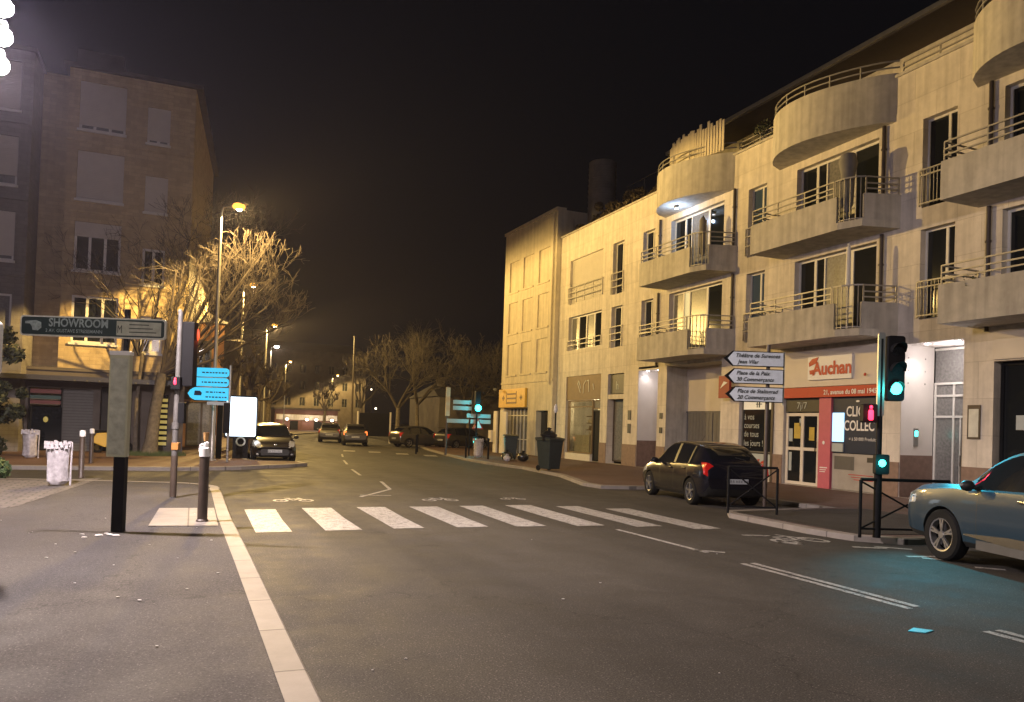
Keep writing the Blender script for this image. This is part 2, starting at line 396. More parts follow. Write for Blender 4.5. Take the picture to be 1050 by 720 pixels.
# plane-aligned helpers: a wall lies in a plane; u runs along it, z up, d goes INTO the building
class Plane:
    def __init__(s, f): s.f = f
    def box(s, mb, u0, u1, z0, z1, d0, d1, mi=0):
        P = [s.f(u, z, d) for d in (d0, d1) for u, z in ((u0,z0),(u1,z0),(u1,z1),(u0,z1))]
        return mb.add(P, [(0,3,2,1),(4,5,6,7),(0,1,5,4),(1,2,6,5),(2,3,7,6),(3,0,4,7)], mi)
    def wall(s, mb, u0, u1, z0, z1, opens, reveal=.28, mi=0, d=0):
        us = sorted({u0, u1, *[a for o in opens for a in o[:2]]}); zs = sorted({z0, z1, *[a for o in opens for a in o[2:4]]})
        us = [u for u in us if u0 <= u <= u1]; zs = [z for z in zs if z0 <= z <= z1]
        for i in range(len(us)-1):
            for j in range(len(zs)-1):
                cu, cz = (us[i]+us[i+1])/2, (zs[j]+zs[j+1])/2
                if any(o[0] < cu < o[1] and o[2] < cz < o[3] for o in opens): continue
                mb.add([s.f(us[i],zs[j],d), s.f(us[i+1],zs[j],d), s.f(us[i+1],zs[j+1],d), s.f(us[i],zs[j+1],d)], [(0,1,2,3)], mi)
        for o in opens:
            a, b, c, e = o[:4]; r = o[4] if len(o) > 4 else reveal
            for (p, q) in (((a,c),(b,c)), ((b,c),(b,e)), ((b,e),(a,e)), ((a,e),(a,c))):
                mb.add([s.f(*p,d), s.f(*q,d), s.f(*q,d+r), s.f(*p,d+r)], [(0,1,2,3)], mi)
        return mb
    def window(s, parent, u0, u1, z0, z1, splits=(), trans=(), d=.2, frame='win_frame', pane='glass_dark', w=.055, shutter=0, label=None, panes=None, sill=False):
        f = MB(); t = .06
        s.box(f, u0, u0+w, z0, z1, d, d+t); s.box(f, u1-w, u1, z0, z1, d, d+t)
        s.box(f, u0+w, u1-w, z0, z0+w, d, d+t); s.box(f, u0+w, u1-w, z1-w, z1, d, d+t)
        for q in splits:
            q, ww = (q if isinstance(q, tuple) else (q, w*1.3)); c = u0+q*(u1-u0)
            s.box(f, c-ww/2, c+ww/2, z0+w, z1-w, d-.004, d+t-.004)
        for q in trans:
            c = z0+q*(z1-z0); s.box(f, u0+w, u1-w, c-w*.5, c+w*.5, d+.004, d+t+.002)
        if sill: s.box(f, u0-.05, u1+.05, z0-.09, z0-.004, -.09, d)
        fr = build('window', f, frame, parent, world=True)
        if label: fr['label'] = label
        g = MB(); cuts = [0]+sorted([(q[0] if isinstance(q, tuple) else q) for q in splits])+[1]
        for i in range(len(cuts)-1):
            s.box(g, u0+w*.5+cuts[i]*(u1-u0-w), u0+w*.5+cuts[i+1]*(u1-u0-w)-.002, z0+w*.5, z1-w*.5, d+.03, d+.042, i if panes else 0)
        build('pane', g, panes or pane, fr, world=True)
        if shutter:
            h = MB(); zz = z1-shutter*(z1-z0); n = max(3, int((z1-zz)/.07))
            for i in range(n):
                a = zz+(z1-zz)*i/n; b = zz+(z1-zz)*(i+1)/n; s.box(h, u0+.01, u1-.01, a+.004, b-.004, d-.06, d-.03)
            s.box(h, u0+.01, u1-.01, zz, z1, d-.045, d-.02)
            build('roller_shutter', h, 'shutter', fr, world=True)
        return fr

# ------------------------------------------------------------------ ground, pavements, markings
g = MB(); g.add([(-300,-60,0),(400,-60,0),(400,600,0),(-300,600,0)], [(0,1,2,3)]); struct('road', g, 'asphalt')
def arc(cx, cy, r, a0, a1, n): return [(cx+r*math.cos(math.radians(a0+(a1-a0)*i/n)), cy+r*math.sin(math.radians(a0+(a1-a0)*i/n))) for i in range(n+1)]
def offset(line, d):
    out = []
    for i, p in enumerate(line):
        a = Vector(line[max(i-1,0)]); b = Vector(line[min(i+1,len(line)-1)]); t = (b-a).normalized(); out.append((p[0]-t.y*d, p[1]+t.x*d))
    return out
def kerb(name, line, inner, z, w=.2, m='kerb_stone'):
    """line: outer edge seen from the road; kerb stones inside it, pavement behind"""
    o2 = offset(line, w); mb = MB(); n = len(line)
    for i in range(n-1):
        a, b, c, d = line[i], line[i+1], o2[i+1], o2[i]
        mb.add([(*a,0),(*b,0),(*b,z-.012),(*a,z-.012)], [(0,1,2,3)])
        e, f_ = tuple(Vector(a)+(Vector(d)-Vector(a))*.08), tuple(Vector(b)+(Vector(c)-Vector(b))*.08)
        mb.add([(*a,z-.012),(*b,z-.012),(*f_,z),(*e,z)], [(0,1,2,3)])
        mb.add([(*e,z),(*f_,z),(*c,z),(*d,z)], [(0,1,2,3)])
    struct(name, mb, m)
    p = MB(); poly = offset(line, w)+inner
    p.prism(poly, -.05, z-.006); return p
# pavement the camera stands on
left_line = [(.76,-20),(.74,4),(.68,9),(.62,13),(.62,17.2)]+arc(-1.0,18.3,1.62,-10,80,8)+[(-3,20.6),(-12,21.4),(-45,23)]
struct('pavement', kerb('kerb', left_line, [(-45,-20)], .12), 'asphalt_path')
g = MB(); g.prism([(-2.6,14.8),(-1.95,21.0),(-3,20.2),(-12,21.0),(-30,22),(-30,8),(-6,8)], .115, .119)
struct('paved_strip', g, 'pavers')
g = MB(); g.prism([(-.52,12.0),(.4,11.9),(.4,14.2),(-.46,14.25)], .1, .1235)
struct('dropped_kerb_slab', g, 'kerb_stone')
# pavement across the side street, wraps round its corner and follows the main road north
far_line = [(-45,27.0),(-6,25.6),(-.4,25.4)]+[(1.5,26.2),(3.2,27.7),(3.9,28.6),(3.7,29.6),(2.0,30.3),(1.9,33),(2.1,44)]+[(3.6,56),(6.6,72),(12,90),(22,118),(40,150)]
struct('pavement', kerb('kerb', far_line, [(-45,150)], .12), 'asphalt_red')
# right hand pavement with its two build-outs
right_line = [(14.4,-20),(12.5,8.7),(11.6,8.85),(10.6,9.0),(10.05,9.5),(9.9,10.4),(10.0,12.6),(10.35,13.1),(11.5,13.2),(13.3,13.3),(13.4,18.9),(11.6,19.0),(10.75,19.2),(10.7,20.2),(11.0,21.3),(11.7,23.8),(12.1,28),(11.8,31),(11.9,34),(12.6,40),(13.5,46),(15,54),(18.5,66),(24,80),(33,100),(46,124),(60,146)]
right_line = right_line[::-1]
struct('pavement', kerb('kerb', right_line, [(200,-20),(200,146)], .1, .22), 'asphalt_red')
g = MB(); g.prism([(10.25,9.6),(12.9,9.0),(14.0,9.0),(14.0,13.0),(12.9,13.0),(10.25,12.8)], .06, .104); struct('pavement', g, 'asphalt')

def stripe(mb, poly, z=.005): mb.add([(x,y,z) for x,y in poly], [tuple(range(len(poly)))])
g = MB()
for i, x in enumerate([.93,1.98,3.03,4.12,5.16,6.24,7.28,8.2]):
    y1 = [14.95,15.1,15.15,15.15,15.2,15.25,14.95,14.4][i]; y0 = [11.95,12.0,12.05,12.05,12.0,11.9,11.65,11.2][i]
    r = random.Random(i); j = lambda: r.uniform(-.02,.02)
    stripe(g, [(x+j()-.02,y0),(x+.25,y0+j()),(x+.52+j(),y0),(x+.53+j(),(y0+y1)/2),(x+.56+j(),y1),(x+.3,y1+j()),(x+j(),y1)])
struct('zebra_crossing', g, 'paint_white')
def lane(pts, w=.12):
    mb = MB()
    for (a, b) in pts:
        a, b = Vector(a), Vector(b); t = (b-a).normalized(); n = Vector((-t.y, t.x))*w/2
        stripe(mb, [tuple(a+n), tuple(b+n), tuple(b-n), tuple(a-n)])
    return mb
struct('lane_line', lane([((6.72,11.4),(6.78,9.0)),((6.70,8.15),(6.70,5.6)),((6.86,8.15),(6.86,5.65)),((6.62,4.75),(6.66,1.8)),((6.78,4.75),(6.82,1.8)),((7.05,8.95),(6.72,9.25)),
    ((4.66,19.1),(3.53,17.2)),((4.66,19.1),(5.0,21.6)),((3.6,17.6),(4.3,17.5)),((4.9,24),(5.2,27)),((5.6,30),(6.0,33)),((6.5,36),(7.0,39))], .09), 'paint_white')
struct('bay_line', lane([((8.55,10.42),(8.9,10.32)),((8.6,9.65),(8.95,9.45)),((9.5,9.0),(9.95,8.75)),((9.9,8.95),(10.3,8.6)),((9.72,7.95),(9.95,7.75)),((9.8,7.2),(10.05,6.95)),((9.86,6.4),(10.1,6.2)),((9.6,8.1),(10.2,7.95))], .11), 'paint_white')
def bike_symbol(x, y, s=1.0, rz=0.0):
    mb = MB(); ca, sa = math.cos(rz), math.sin(rz)
    def T(a, b): return (x+(a*ca-b*sa)*s, y+(a*sa+b*ca)*s)
    for cx in (-.32, .32):
        for k in range(12):
            a0, a1 = 2*math.pi*k/12, 2*math.pi*(k+1)/12
            mb.add([(*T(cx+r*math.cos(a), r*1.5*math.sin(a)-.1), .005) for r, a in ((.2,a0),(.2,a1),(.13,a1),(.13,a0))], [(0,1,2,3)])
    for a, b in (((-.32,-.1),(-.1,.35)),((-.1,.35),(.2,.35)),((.32,-.1),(.18,.55)),((-.1,.35),(0,-.1)),((0,-.1),(.2,.35)),((-.18,.5),(-.02,.5))):
        a, b = Vector(a), Vector(b); t = (b-a).normalized(); n = Vector((-t.y,t.x))*.035
        mb.add([(*T(*(p)), .0055) for p in (a+n, b+n, b-n, a-n)], [(0,1,2,3)])
    return mb
struct('bicycle_marking', bike_symbol(2.0,16.6,.8), 'paint_white')
struct('bicycle_marking', bike_symbol(5.15,16.5,.8), 'paint_white')
struct('bicycle_marking', bike_symbol(6.95,16.6,.6), 'paint_white')
struct('bicycle_marking', bike_symbol(9.1,9.8,1.0,.15), 'paint_white')
g = MB()
for x, y in ((7.7,42.6),(8.9,41.6),(10.0,39.8),(11.1,38.2)): stripe(g, [(x,y),(x+.6,y-.3),(x+.9,y+1.2),(x+.3,y+1.5)])
struct('zebra_crossing', g, 'paint_white')
g = MB(); rr = random.Random(5)
for i in range(62):
    if i < 52: x, y, z, s = rr.uniform(-4,.4), rr.uniform(3.6,14) , .1215, rr.uniform(.008,.02)
    else: x, y, z, s = rr.uniform(1,9), rr.uniform(3.5,11), .0025, rr.uniform(.006,.018)
    if i % 29 == 0: s *= 2
    a = rr.uniform(0,6); g.prism([(x+s*math.cos(a+k*1.3+rr.uniform(0,.5)), y+s*math.sin(a+k*1.3)) for k in range(5)], z-.001, z+.004)
tag(build('litter', g, 'litter'), kind='stuff')
g = MB()
for x, y, s in ((-1.05,11.15,.05),(-.93,11.2,.04),(-1.2,11.02,.035),(-.85,11.1,.05),(-.98,11.32,.03)): g.sphere((x,y,.125), s, s*.7, s*.35, 8)
single('paper_scrap', g, 'render_white', 'small crumpled pale scraps at the foot of the black sign post', 'litter')
single('plastic_scrap', MB().prism([(5.9,4.95),(6.05,5.02),(6.16,4.9),(6.0,4.86)], .001, .008), mat('cyan_scrap', (.02,.35,.5), .3) and 'cyan_scrap', 'flattened bright blue scrap lying on the road', 'litter')

# ------------------------------------------------------------------ large apartment building on the right
XF = 18.0
PX = Plane(lambda u, z, d: (XF+d, u, z))
bld = root('apartment_building', 'long pale stone-clad apartment building with balconies above lit shops', 'building', (XF, 20, 0))
Y0, Y1 = 0.5, 37.25
fl1 = (4.92, 7.36); fl2 = (7.95, 10.38)
opens = []; wins = []
for base in (0, -6.9, 6.8):
    b = base
    for li, (z0, z1) in enumerate((fl1, fl2)):
        opens.append((16.45+b if b >= 0 else 9.55, 19.72+b if b <= 0 else 26.9, z0, z1))
        if b < 0: opens[-1] = (9.5, 12.72, z0, z1)
        elif b > 0: opens[-1] = (23.45, 26.9, z0, z1)
        wins.append((opens[-1], 'big', base, li))
for li, (z0, z1) in enumerate((fl1, fl2)):
    for u0, u1, k in ((21.15,22.1,'small'),(28.1,29.03,'small'),(13.98,15.0,'bars'),(6.9,7.9,'bars')):
        opens.append((u0, u1, z0, z1)); wins.append((opens[-1], k, 0, li))
    opens.append((2.2, 5.4, z0, z1)); wins.append((opens[-1], 'big', -14, li))
opens += [(32.6,36.1,8.1,10.42),(32.6,36.1,5.7,7.45),(30.65,31.65,8.0,10.42),(30.65,31.65,5.5,7.42)]
ground_open = [(32.45,36.15,.1,4.35,.5),(30.32,31.78,.1,4.28,.45),(27.55,29.1,.1,4.45,.01),(23.35,26.9,.1,4.42,.01),
    (20.6,22.3,.35,3.15,.25),(16.15,20.05,.1,3.2,.2),(13.65,15.5,.1,4.3,.01),(8.2,12.85,.1,3.66,.3),(1.5,7.6,.1,3.66,.3)]
w = MB()
PX.wall(w, Y0, Y1, 4.5, 11.9, [o for o in opens])
PX.wall(w, Y0, Y1, .02, 4.5, ground_open)
w.box(XF, XF+.3, Y0, Y1, 11.9, 11.9+.001); w.add([(XF+.3,Y0,10.8),(XF+.3,Y1,10.8),(XF+.3,Y1,11.9),(XF+.3,Y0,11.9)], [(0,1,2,3)])
w.add([(XF,Y0,0),(XF+14,Y0,0),(XF+14,Y0,11.9),(XF,Y0,11.9)], [(0,1,2,3)]); w.add([(XF,Y1,0),(XF+14,Y1,0),(XF+14,Y1,11.9),(XF,Y1,11.9)], [(0,1,2,3)])
build('wall', w, 'cladding', bld, world=True)
# dark rooms behind every opening, floor slabs
r = MB()
r.add([(XF+3,Y0,0),(XF+3,Y1,0),(XF+3,Y1,11.2),(XF+3,Y0,11.2)], [(0,1,2,3)])
for z in (4.46, 4.6, 7.55, 7.7, 10.6): r.box(XF+.02, XF+14, Y0+.02, Y1-.02, z, z+.1)
for u in (8, 13.3, 15.75, 20.3, 23.1, 27.3, 30.0, 32.1): r.box(XF+.03, XF+3, u, u+.08, 4.5, 10.7)
for u in (8, 13.35, 16.0, 20.3, 20.5, 23.2, 27.2, 30.0, 32.1): r.box(XF+.03, XF+3, u, u+.08, .1, 4.46)
build('interior', r, 'room_dark', bld, world=True)
cor = MB()
cor.box(XF-.06, XF+.42, Y0-.05, Y1+.02, 11.86, 11.94)
build('coping', cor, 'concrete', bld, world=True)
# pale plinth / base tiles between the shops
for a, b in ((36.15,37.2),(31.78,32.45),(29.1,30.32),(26.9,27.55),(22.3,23.35),(20.05,20.6),(15.5,16.15),(12.85,13.65),(7.6,8.2)):
    pl = MB(); PX.box(pl, a+.01, b-.01, .02, 1.05, -.025, -.003); build('plinth', pl, 'plinth_brown', bld, world=True)

def railing(mb, pts, z0, z1, posts=1.1, rails=(1.0, .62), r=.018, bars=False):
    """pts: plan polyline; posts and horizontal rails from z0 to z1"""
    H_ = z1-z0
    for a, b in zip(pts[:-1], pts[1:]):
        a, b = Vector((*a, 0)), Vector((*b, 0)); L_ = (b-a).length; n = max(1, round(L_/posts))
        for f in rails: mb.bar(a+Vector((0,0,z0+H_*f)), b+Vector((0,0,z0+H_*f)), r*2)
        for i in range(n+1):
            p = a.lerp(b, i/n); mb.bar(p+Vector((0,0,z0)), p+Vector((0,0,z1)), r*1.8)
        if bars:
            m_ = max(2, round(L_/.11))
            for i in range(1, m_):
                p = a.lerp(b, i/m_); mb.bar(p+Vector((0,0,z0+.02)), p+Vector((0,0,z1-.02)), r*.9)
kk = random.Random(3)
for (o, kind, base, li) in wins:
    u0, u1, z0, z1 = o
    if kind == 'big':
        w_ = u1-u0
        PX.window(bld, u0, u1, z0, z1, splits=((.33,.12),(.66,.05),(.78,.10)), d=.2, w=.07,
            panes=['glass_dark','glass_curtain','glass_dark','glass_dark'] if base != 6.8 or li else ['glass_dark','glass_curtain','room_warm','glass_curtain'])
        # curtained door leaf frame, second frame inside
    elif kind == 'small':
        PX.window(bld, u0, u1, z0, z1, splits=(.42,), d=.2, pane='glass_blue' if (u0 < 23) else 'glass_dark')
        rl = MB(); railing(rl, [(XF-.04,u0-.05),(XF-.04,u1+.05)], z0+.06, z0+1.02, rails=(1,.7,.35)); build('railing', rl, 'rail_metal', bld, world=True)
    else:
        PX.window(bld, u0, u1, z0, z1, splits=(.36,), d=.2, pane='glass_dark')
        rl = MB(); railing(rl, [(XF-.05,u0-.03),(XF-.05,u1+.03)], z0+.04, z0+1.02, rails=(1,.84,.06), bars=True); build('railing', rl, 'rail_metal', bld, world=True)
# western pair of wide windows
PX.window(bld, 32.6, 36.1, 8.1, 10.42, splits=(.5,), d=.18, shutter=.99, w=.06)
rl = MB(); railing(rl, [(XF-.04,32.55),(XF-.04,36.15)], 8.16, 9.0, posts=.9, rails=(1,.66,.33)); build('railing', rl, 'rail_metal', bld, world=True)
PX.window(bld, 32.6, 36.1, 5.7, 7.45, splits=((.28,.1),(.52,.1),(.76,.1)), d=.18, panes=['glass_dark','glass_curtain','glass_dark','glass_curtain'], w=.07)
rl = MB(); railing(rl, [(XF-.04,32.55),(XF-.04,36.15)], 5.72, 6.2, posts=.7, rails=(1,.5)); build('railing', rl, 'rail_metal', bld, world=True)
PX.window(bld, 30.65, 31.65, 8.0, 10.42, splits=(.4,), d=.2); PX.window(bld, 30.65, 31.65, 5.5, 7.42, splits=(.4,), d=.2)
for z in (8.02, 5.52):
    rl = MB(); railing(rl, [(XF-.04,30.6),(XF-.04,31.7)], z, z+.95, rails=(1,.66,.33)); build('railing', rl, 'rail_metal', bld, world=True)
# balconies: solid parapet, notch with upright rods, short return panel
def balcony(yn, yf, zb, dep=1.35):
    xo = XF-dep; yc = yn+1.0; t = .12
    b = MB()
    plan = [(XF+.02,yf),(xo,yf),(xo,yn+.95),(xo+.22,yn+.28),(XF+.02,yn)]
    b.prism(plan, zb, zb+.2)
    b.prism([(xo,yf),(xo+t,yf-.02),(xo+t,yc+.05),(xo,yc)], zb+.2, zb+.95)
    b.prism([(xo,yf-.001),(XF,yf-.001),(XF,yf-t),(xo+t,yf-t)], zb+.2, zb+.948)
    b.prism([(xo+.36,yn+.34),(XF,yn+.005),(XF,yn+t),(xo+.40,yn+.46)], zb+.2, zb+.95)
    o = build('balcony', b, 'concrete', bld, world=True)
    r_ = MB()
    railing(r_, [(XF-.02,yf-.05),(xo+.05,yf-.05),(xo+.05,yc+.15)], zb+.95, zb+1.42, posts=1.0, rails=(1,.62,.3))
    railing(r_, [(xo+.42,yn+.36),(XF-.05,yn+.06)], zb+.95, zb+1.42, posts=.8, rails=(1,.62,.3))
    pts = [(xo+.05,yc+.1),(xo+.08,yn+.8),(xo+.2,yn+.5),(xo+.4,yn+.36)]
    for a, c in zip(pts[:-1], pts[1:]):
        a, c = Vector((*a,0)), Vector((*c,0)); r_.bar(a+Vector((0,0,zb+1.42)), c+Vector((0,0,zb+1.42)), .04); r_.bar(a+Vector((0,0,zb+.25)), c+Vector((0,0,zb+.25)), .03)
        for i in range(2):
            p = a.lerp(c, i/2); r_.bar(p+Vector((0,0,zb+.1)), p+Vector((0,0,zb+1.42)), .022)
    build('railing', r_, 'rail_metal', o, world=True)
    return o
for yn, yf in ((15.65,20.3),(22.65,27.1),(8.8,13.35),(1.6,6.3)):
    for zb in (4.52, 7.55): balcony(yn, yf, zb)
# curved terraces under the roof
def terrace(yn, yf, zb=10.62, top=12.0, sag=1.25):
    n = 18; pts = []
    for i in range(n+1):
        t = i/n; y = yf+(yn-yf)*t; pts.append((XF-sag*math.sin(math.pi*t**.8)**.75, y))
    b = MB(); b.prism([(XF+.02,yf)]+pts[1:-1]+[(XF+.02,yn)], zb, zb+.2)
    inn = [(x+.12, y) for x, y in pts]
    for i in range(n):
        a, c, d, e = pts[i], pts[i+1], inn[i+1], inn[i]
        b.add([(*a,zb+.2),(*c,zb+.2),(*d,zb+.2),(*e,zb+.2),(*a,top),(*c,top),(*d,top),(*e,top)], [(0,1,5,4),(2,3,7,6),(4,5,6,7)])
    o = build('curved_terrace', b, 'concrete', bld, world=True, smooth=True)
    r_ = MB()
    for i in range(n):
        for h in (.18,.36): r_.bar((pts[i][0]+.06,pts[i][1],top+h), (pts[i+1][0]+.06,pts[i+1][1],top+h), .035)
        if i % 3 == 0: r_.bar((pts[i][0]+.06,pts[i][1],top), (pts[i][0]+.06,pts[i][1],top+.37), .035)
    build('railing', r_, 'rail_metal', o, world=True)
    return pts
terrace(15.85, 20.55); terrace(22.9, 27.35); terrace(8.9, 13.45); terrace(1.9, 6.4)
for ya_, yb_ in ((Y0,8.8),(13.5,15.8),(20.6,22.85)):
    r_ = MB(); railing(r_, [(XF+.15,ya_),(XF+.15,yb_)], 11.9, 12.32, posts=1.2, rails=(1,.6)); build('railing', r_, 'rail_metal', bld, world=True)
# recessed attic storey with wide eaves
at = MB(); PA = Plane(lambda u, z, d: (XF+2.6+d, u, z))
ao = [(5,7.5,11.0,13.0),(10,12,11,13.0),(14.2,15.2,11.0,13.0),(16.8,19.4,11.0,13.0),(21.2,22.2,11,13.0),(23.6,26,11,13.0)]
PA.wall(at, Y0, 28.3, 10.75, 13.9, ao); at.add([(XF+2.6,28.3,10.7),(XF+14,28.3,10.7),(XF+14,28.3,13.9),(XF+2.6,28.3,13.9)], [(0,1,2,3)])
build('attic_wall', at, 'cladding', bld, world=True)
for a in ao: PA.window(bld, *a, splits=(.5,), d=.2)
rf = MB()
rf.prism([(XF+1.1,Y0-.1),(XF+1.1,28.9),(XF+14,28.9),(XF+14,Y0-.1)], 13.9, 14.02)
build('eaves', rf, 'soffit', bld, world=True)
rf = MB()
for x0, x1, z0, z1 in ((XF+1.1,XF+8,14.02,16.2),):
    rf.add([(x0,Y0-.1,z0),(x0,28.9,z0),(x1,28.9,z1),(x1,Y0-.1,z1),(XF+14,28.9,z0),(XF+14,Y0-.1,z0)], [(0,1,2,3),(3,2,4,5),(1,2,4),(0,3,5)])
build('roof', rf, 'roof_dark', bld, world=True)
gt = MB(); gt.box(XF+.96, XF+1.1, Y0-.1, 28.95, 13.92, 14.06); build('gutter', gt, 'metal_grey', bld, world=True)
rf = MB(); rf.box(XF+.3, XF+14, Y0, Y1, 10.72, 10.8); build('terrace_floor', rf, 'concrete_dark', bld, world=True)
rf = MB(); rf.box(XF+4, XF+12, 28.9, 36.4, 10.8, 13.6); build('stair_block', rf, 'concrete_dark', bld, world=True)
cy = MB(); cy.lathe([(0,12.6),(.72,12.6),(.74,13.2),(.74,16.05),(.66,16.1),(0,16.1)], (XF+2.0,36.6,0), 20)
for k in range(9): cy.lathe([(.745,13.3+k*.3),(.76,13.32+k*.3),(.76,13.34+k*.3),(.745,13.36+k*.3)], (XF+2.0,36.6,0), 20)
cy.box(XF+1.3, XF+2.8, 35.9, 37.2, 10.8, 12.7)
build('vent_stack', cy, 'concrete_dark', bld, world=True, smooth=True)
rr_ = MB(); railing(rr_, [(XF+2.9,28.9),(XF+2.9,35.4)], 13.6, 14.6, posts=1.6, rails=(1,)); build('railing', rr_, 'metal_grey', bld, world=True)
# downpipes and joints
for y in (16.22, 22.78, 27.62, 13.02):
    p = MB(); p.tube([(XF-.07,y,4.4),(XF-.07,y,7.5)], .055, 8); p.tube([(XF-.07,y,7.78),(XF-.07,y,10.6)], .055, 8)
    for z in (5.2,6.6,8.6,9.9): p.lathe([(.055,z),(.075,z),(.075,z+.05),(.055,z+.05)], (XF-.07,y,0), 8)
    build('downpipe', p, 'pipe_brown', bld, world=True, smooth=True)

# --- ground floor, from far to near
def sub(name, mb, m, **k): return build(name, mb, m, bld, world=True, **k)
UX, UZ = (0,-1,0), (0,0,1)
# bakery-like shop: brown fascia, lit window with shelves, dark door
f = MB(); PX.box(f, 32.45, 36.15, 3.12, 4.35, .04, .3); fs = sub('shop_fascia', f, 'brown_fascia')
t = MB()
for pts in (((33.7,3.5),(33.75,4.1),(33.95,4.05)),((34.3,3.45),(34.25,3.9),(34.05,4.1)),((34.6,3.5),(34.9,3.95),(34.8,4.1),(34.55,3.7)),((33.2,3.6),(33.3,3.9))):
    for a, b in zip(pts[:-1], pts[1:]): t.bar((XF+.03,a[0],a[1]), (XF+.03,b[0],b[1]), .02, .035)
build('emblem', t, 'sign_border', fs, world=True)
PX.window(bld, 33.42, 36.1, .45, 3.1, splits=((.93,.06),), trans=(.88,), d=.12, frame='brown_fascia', pane='glass_thin' if 'glass_thin' in M else 'glass_dark')
PX.window(bld, 32.5, 33.36, .12, 2.6, d=.14, frame='metal_dark', pane='black_void', w=.08)
PX.window(bld, 32.5, 33.36, 2.66, 3.1, d=.14, frame='brown_fascia', pane='glass_curtain')
f = MB(); PX.box(f, 33.4, 36.12, .1, .42, .02, .3); sub('stallboard', f, 'fascia_white')
# shop interior seen through the glass
sh = MB(); PX.box(sh, 33.4, 36.1, .45, 3.1, 1.9, 1.95); sub('shop_backwall', sh, 'room_warm')
sh = MB()
for z in (.9,1.25,1.6,1.95,2.3): PX.box(sh, 33.5, 35.3, z, z+.04, .8, 1.3)
kq = random.Random(8)
for z in (.94,1.29,1.64,1.99):
    u = 33.55
    while u < 35.2:
        w_ = kq.uniform(.08,.22); PX.box(sh, u, u+w_*.8, z, z+kq.uniform(.08,.25), .85, 1.15, 1 if kq.random() < .5 else 0); u += w_
PX.box(sh, 34.4, 36.0, .45, 1.35, .5, 1.1, 1)
sub('display_shelf', sh, ['brown_fascia','render_yellow'])
lamp('shop_light', 'POINT', (XF+1.0,34.6,2.85), 150, (1,.8,.45), bld, .1)
# narrow shop front
f = MB(); PX.box(f, 30.32, 31.78, 3.1, 3.32, .02, .3); sub('transom', f, 'cladding')
f = MB(); PX.box(f, 30.42, 31.68, 3.36, 4.25, .1, .3); fs = sub('shop_sign', f, 'dark_fascia')
build('lettering', text_mb('h', .55, (XF+.1,31.2,3.55), UX, UZ), 'letter_grey', fs, world=True)
PX.window(bld, 30.4, 31.7, .2, 3.08, splits=(.3,), d=.3, frame='metal_brown', pane='glass_curtain', w=.08)
for z in (1.55, 2.15):
    f = MB(); PX.box(f, 29.62, 29.85, z, z+.42, -.035, -.004); sub('wall_plaque', f, 'dark_fascia')
for z in (1.6, 2.2):
    f = MB(); PX.box(f, 27.12, 27.32, z, z+.24, -.035, -.004); sub('wall_plaque', f, 'dark_fascia')
# lit entrance porches (two of the same kind)
def porch(ya, yb, dep=1.25, pw=66):
    f = MB()
    f.box(XF+.004, XF+dep, yb-.0, yb+.06, .1, 4.4); f.box(XF+.004, XF+dep, ya-.06, ya, .1, 4.4); f.box(XF+.004, XF+dep+.3, ya, yb, 4.3, 4.36)
    o = sub('porch', f, 'render_white')
    for q0, q1 in ((yb-.02, yb-.003), (ya+.003, ya+.02)):
        b = MB(); b.box(XF+.01, XF+dep, q0, q1, .1, 1.25); build('tiled_base', b, 'plinth_brown', o, world=True)
    b = MB(); X = XF+dep
    for y in (ya+.03, ya+.62, ya+1.2, yb-.08): b.box(X, X+.06, y, y+.055, .12, 3.3)
    for z in (.12, 2.32, 2.9, 3.24, 4.2): b.box(X-.003, X+.063, ya+.02, yb-.02, z, z+.06)
    for y in (ya+.8, ya+1.0): b.box(X+.002, X+.058, y, y+.035, .2, 2.32)
    d = build('entrance_door', b, 'win_frame', o, world=True)
    b = MB(); b.box(X+.03, X+.04, ya+.02, yb-.02, .12, 4.3); build('pane', b, 'glass_curtain', d, world=True)
    b = MB(); b.tube([(X-.06,ya+.7,1.0),(X-.06,ya+.7,1.5)], .015, 6); b.tube([(X-.06,ya+.95,1.0),(X-.06,ya+.95,1.3)], .015, 6); build('door_handle', b, 'chrome', d, world=True)
    for y in (ya+.45, ya+1.35):
        b = MB(); b.lathe([(0,4.285),(.06,4.285),(.07,4.3)], (XF+.35,y,0), 12); build('downlight', b, 'downlight', o, world=True)
        lamp('downlight_beam', 'SPOT', (XF+.35,y,4.26), pw, (1,.90,.86), bld, .05, spot=2.2, rot=(0,0,0), blend=.8)
    lamp('downlight_beam', 'POINT', (XF+.7,(ya+yb)/2,3.9), pw*.55, (1,.88,.86), bld, .08)
    return o
po = porch(13.65, 15.5); porch(27.55, 29.1, pw=20)
b = MB(); b.box(XF+.5, XF+.66, 15.47, 15.496, 1.5, 2.0); ip = build('intercom', b, 'metal_grey', po, world=True)
b = MB(); b.box(XF+.53, XF+.63, 15.462, 15.474, 1.78, 1.93); build('intercom_screen', b, 'green_lit', ip, world=True)
for z in (3.95,3.6,3.25):
    b = MB()
    for x in (.25,.9): b.sphere((XF+x,15.495,z), .025, .012, .025, 8)
    build('wall_stud', b, 'metal_grey', po, world=True)
b = MB(); b.lathe([(0,0),(.1,0),(.11,.01),(0,.012)], (XF+1.2,14.45,1.85), 16, axis='x'); build('round_notice', b, 'letter_white', po, world=True)
f = MB(); PX.box(f, 13.16, 13.5, 1.75, 2.6, -.03, -.004); sub('notice_frame', f, 'metal_brown')
f = MB(); PX.box(f, 13.2, 13.46, 1.8, 2.5, -.034, -.031); sub('notice', f, 'sign_border')
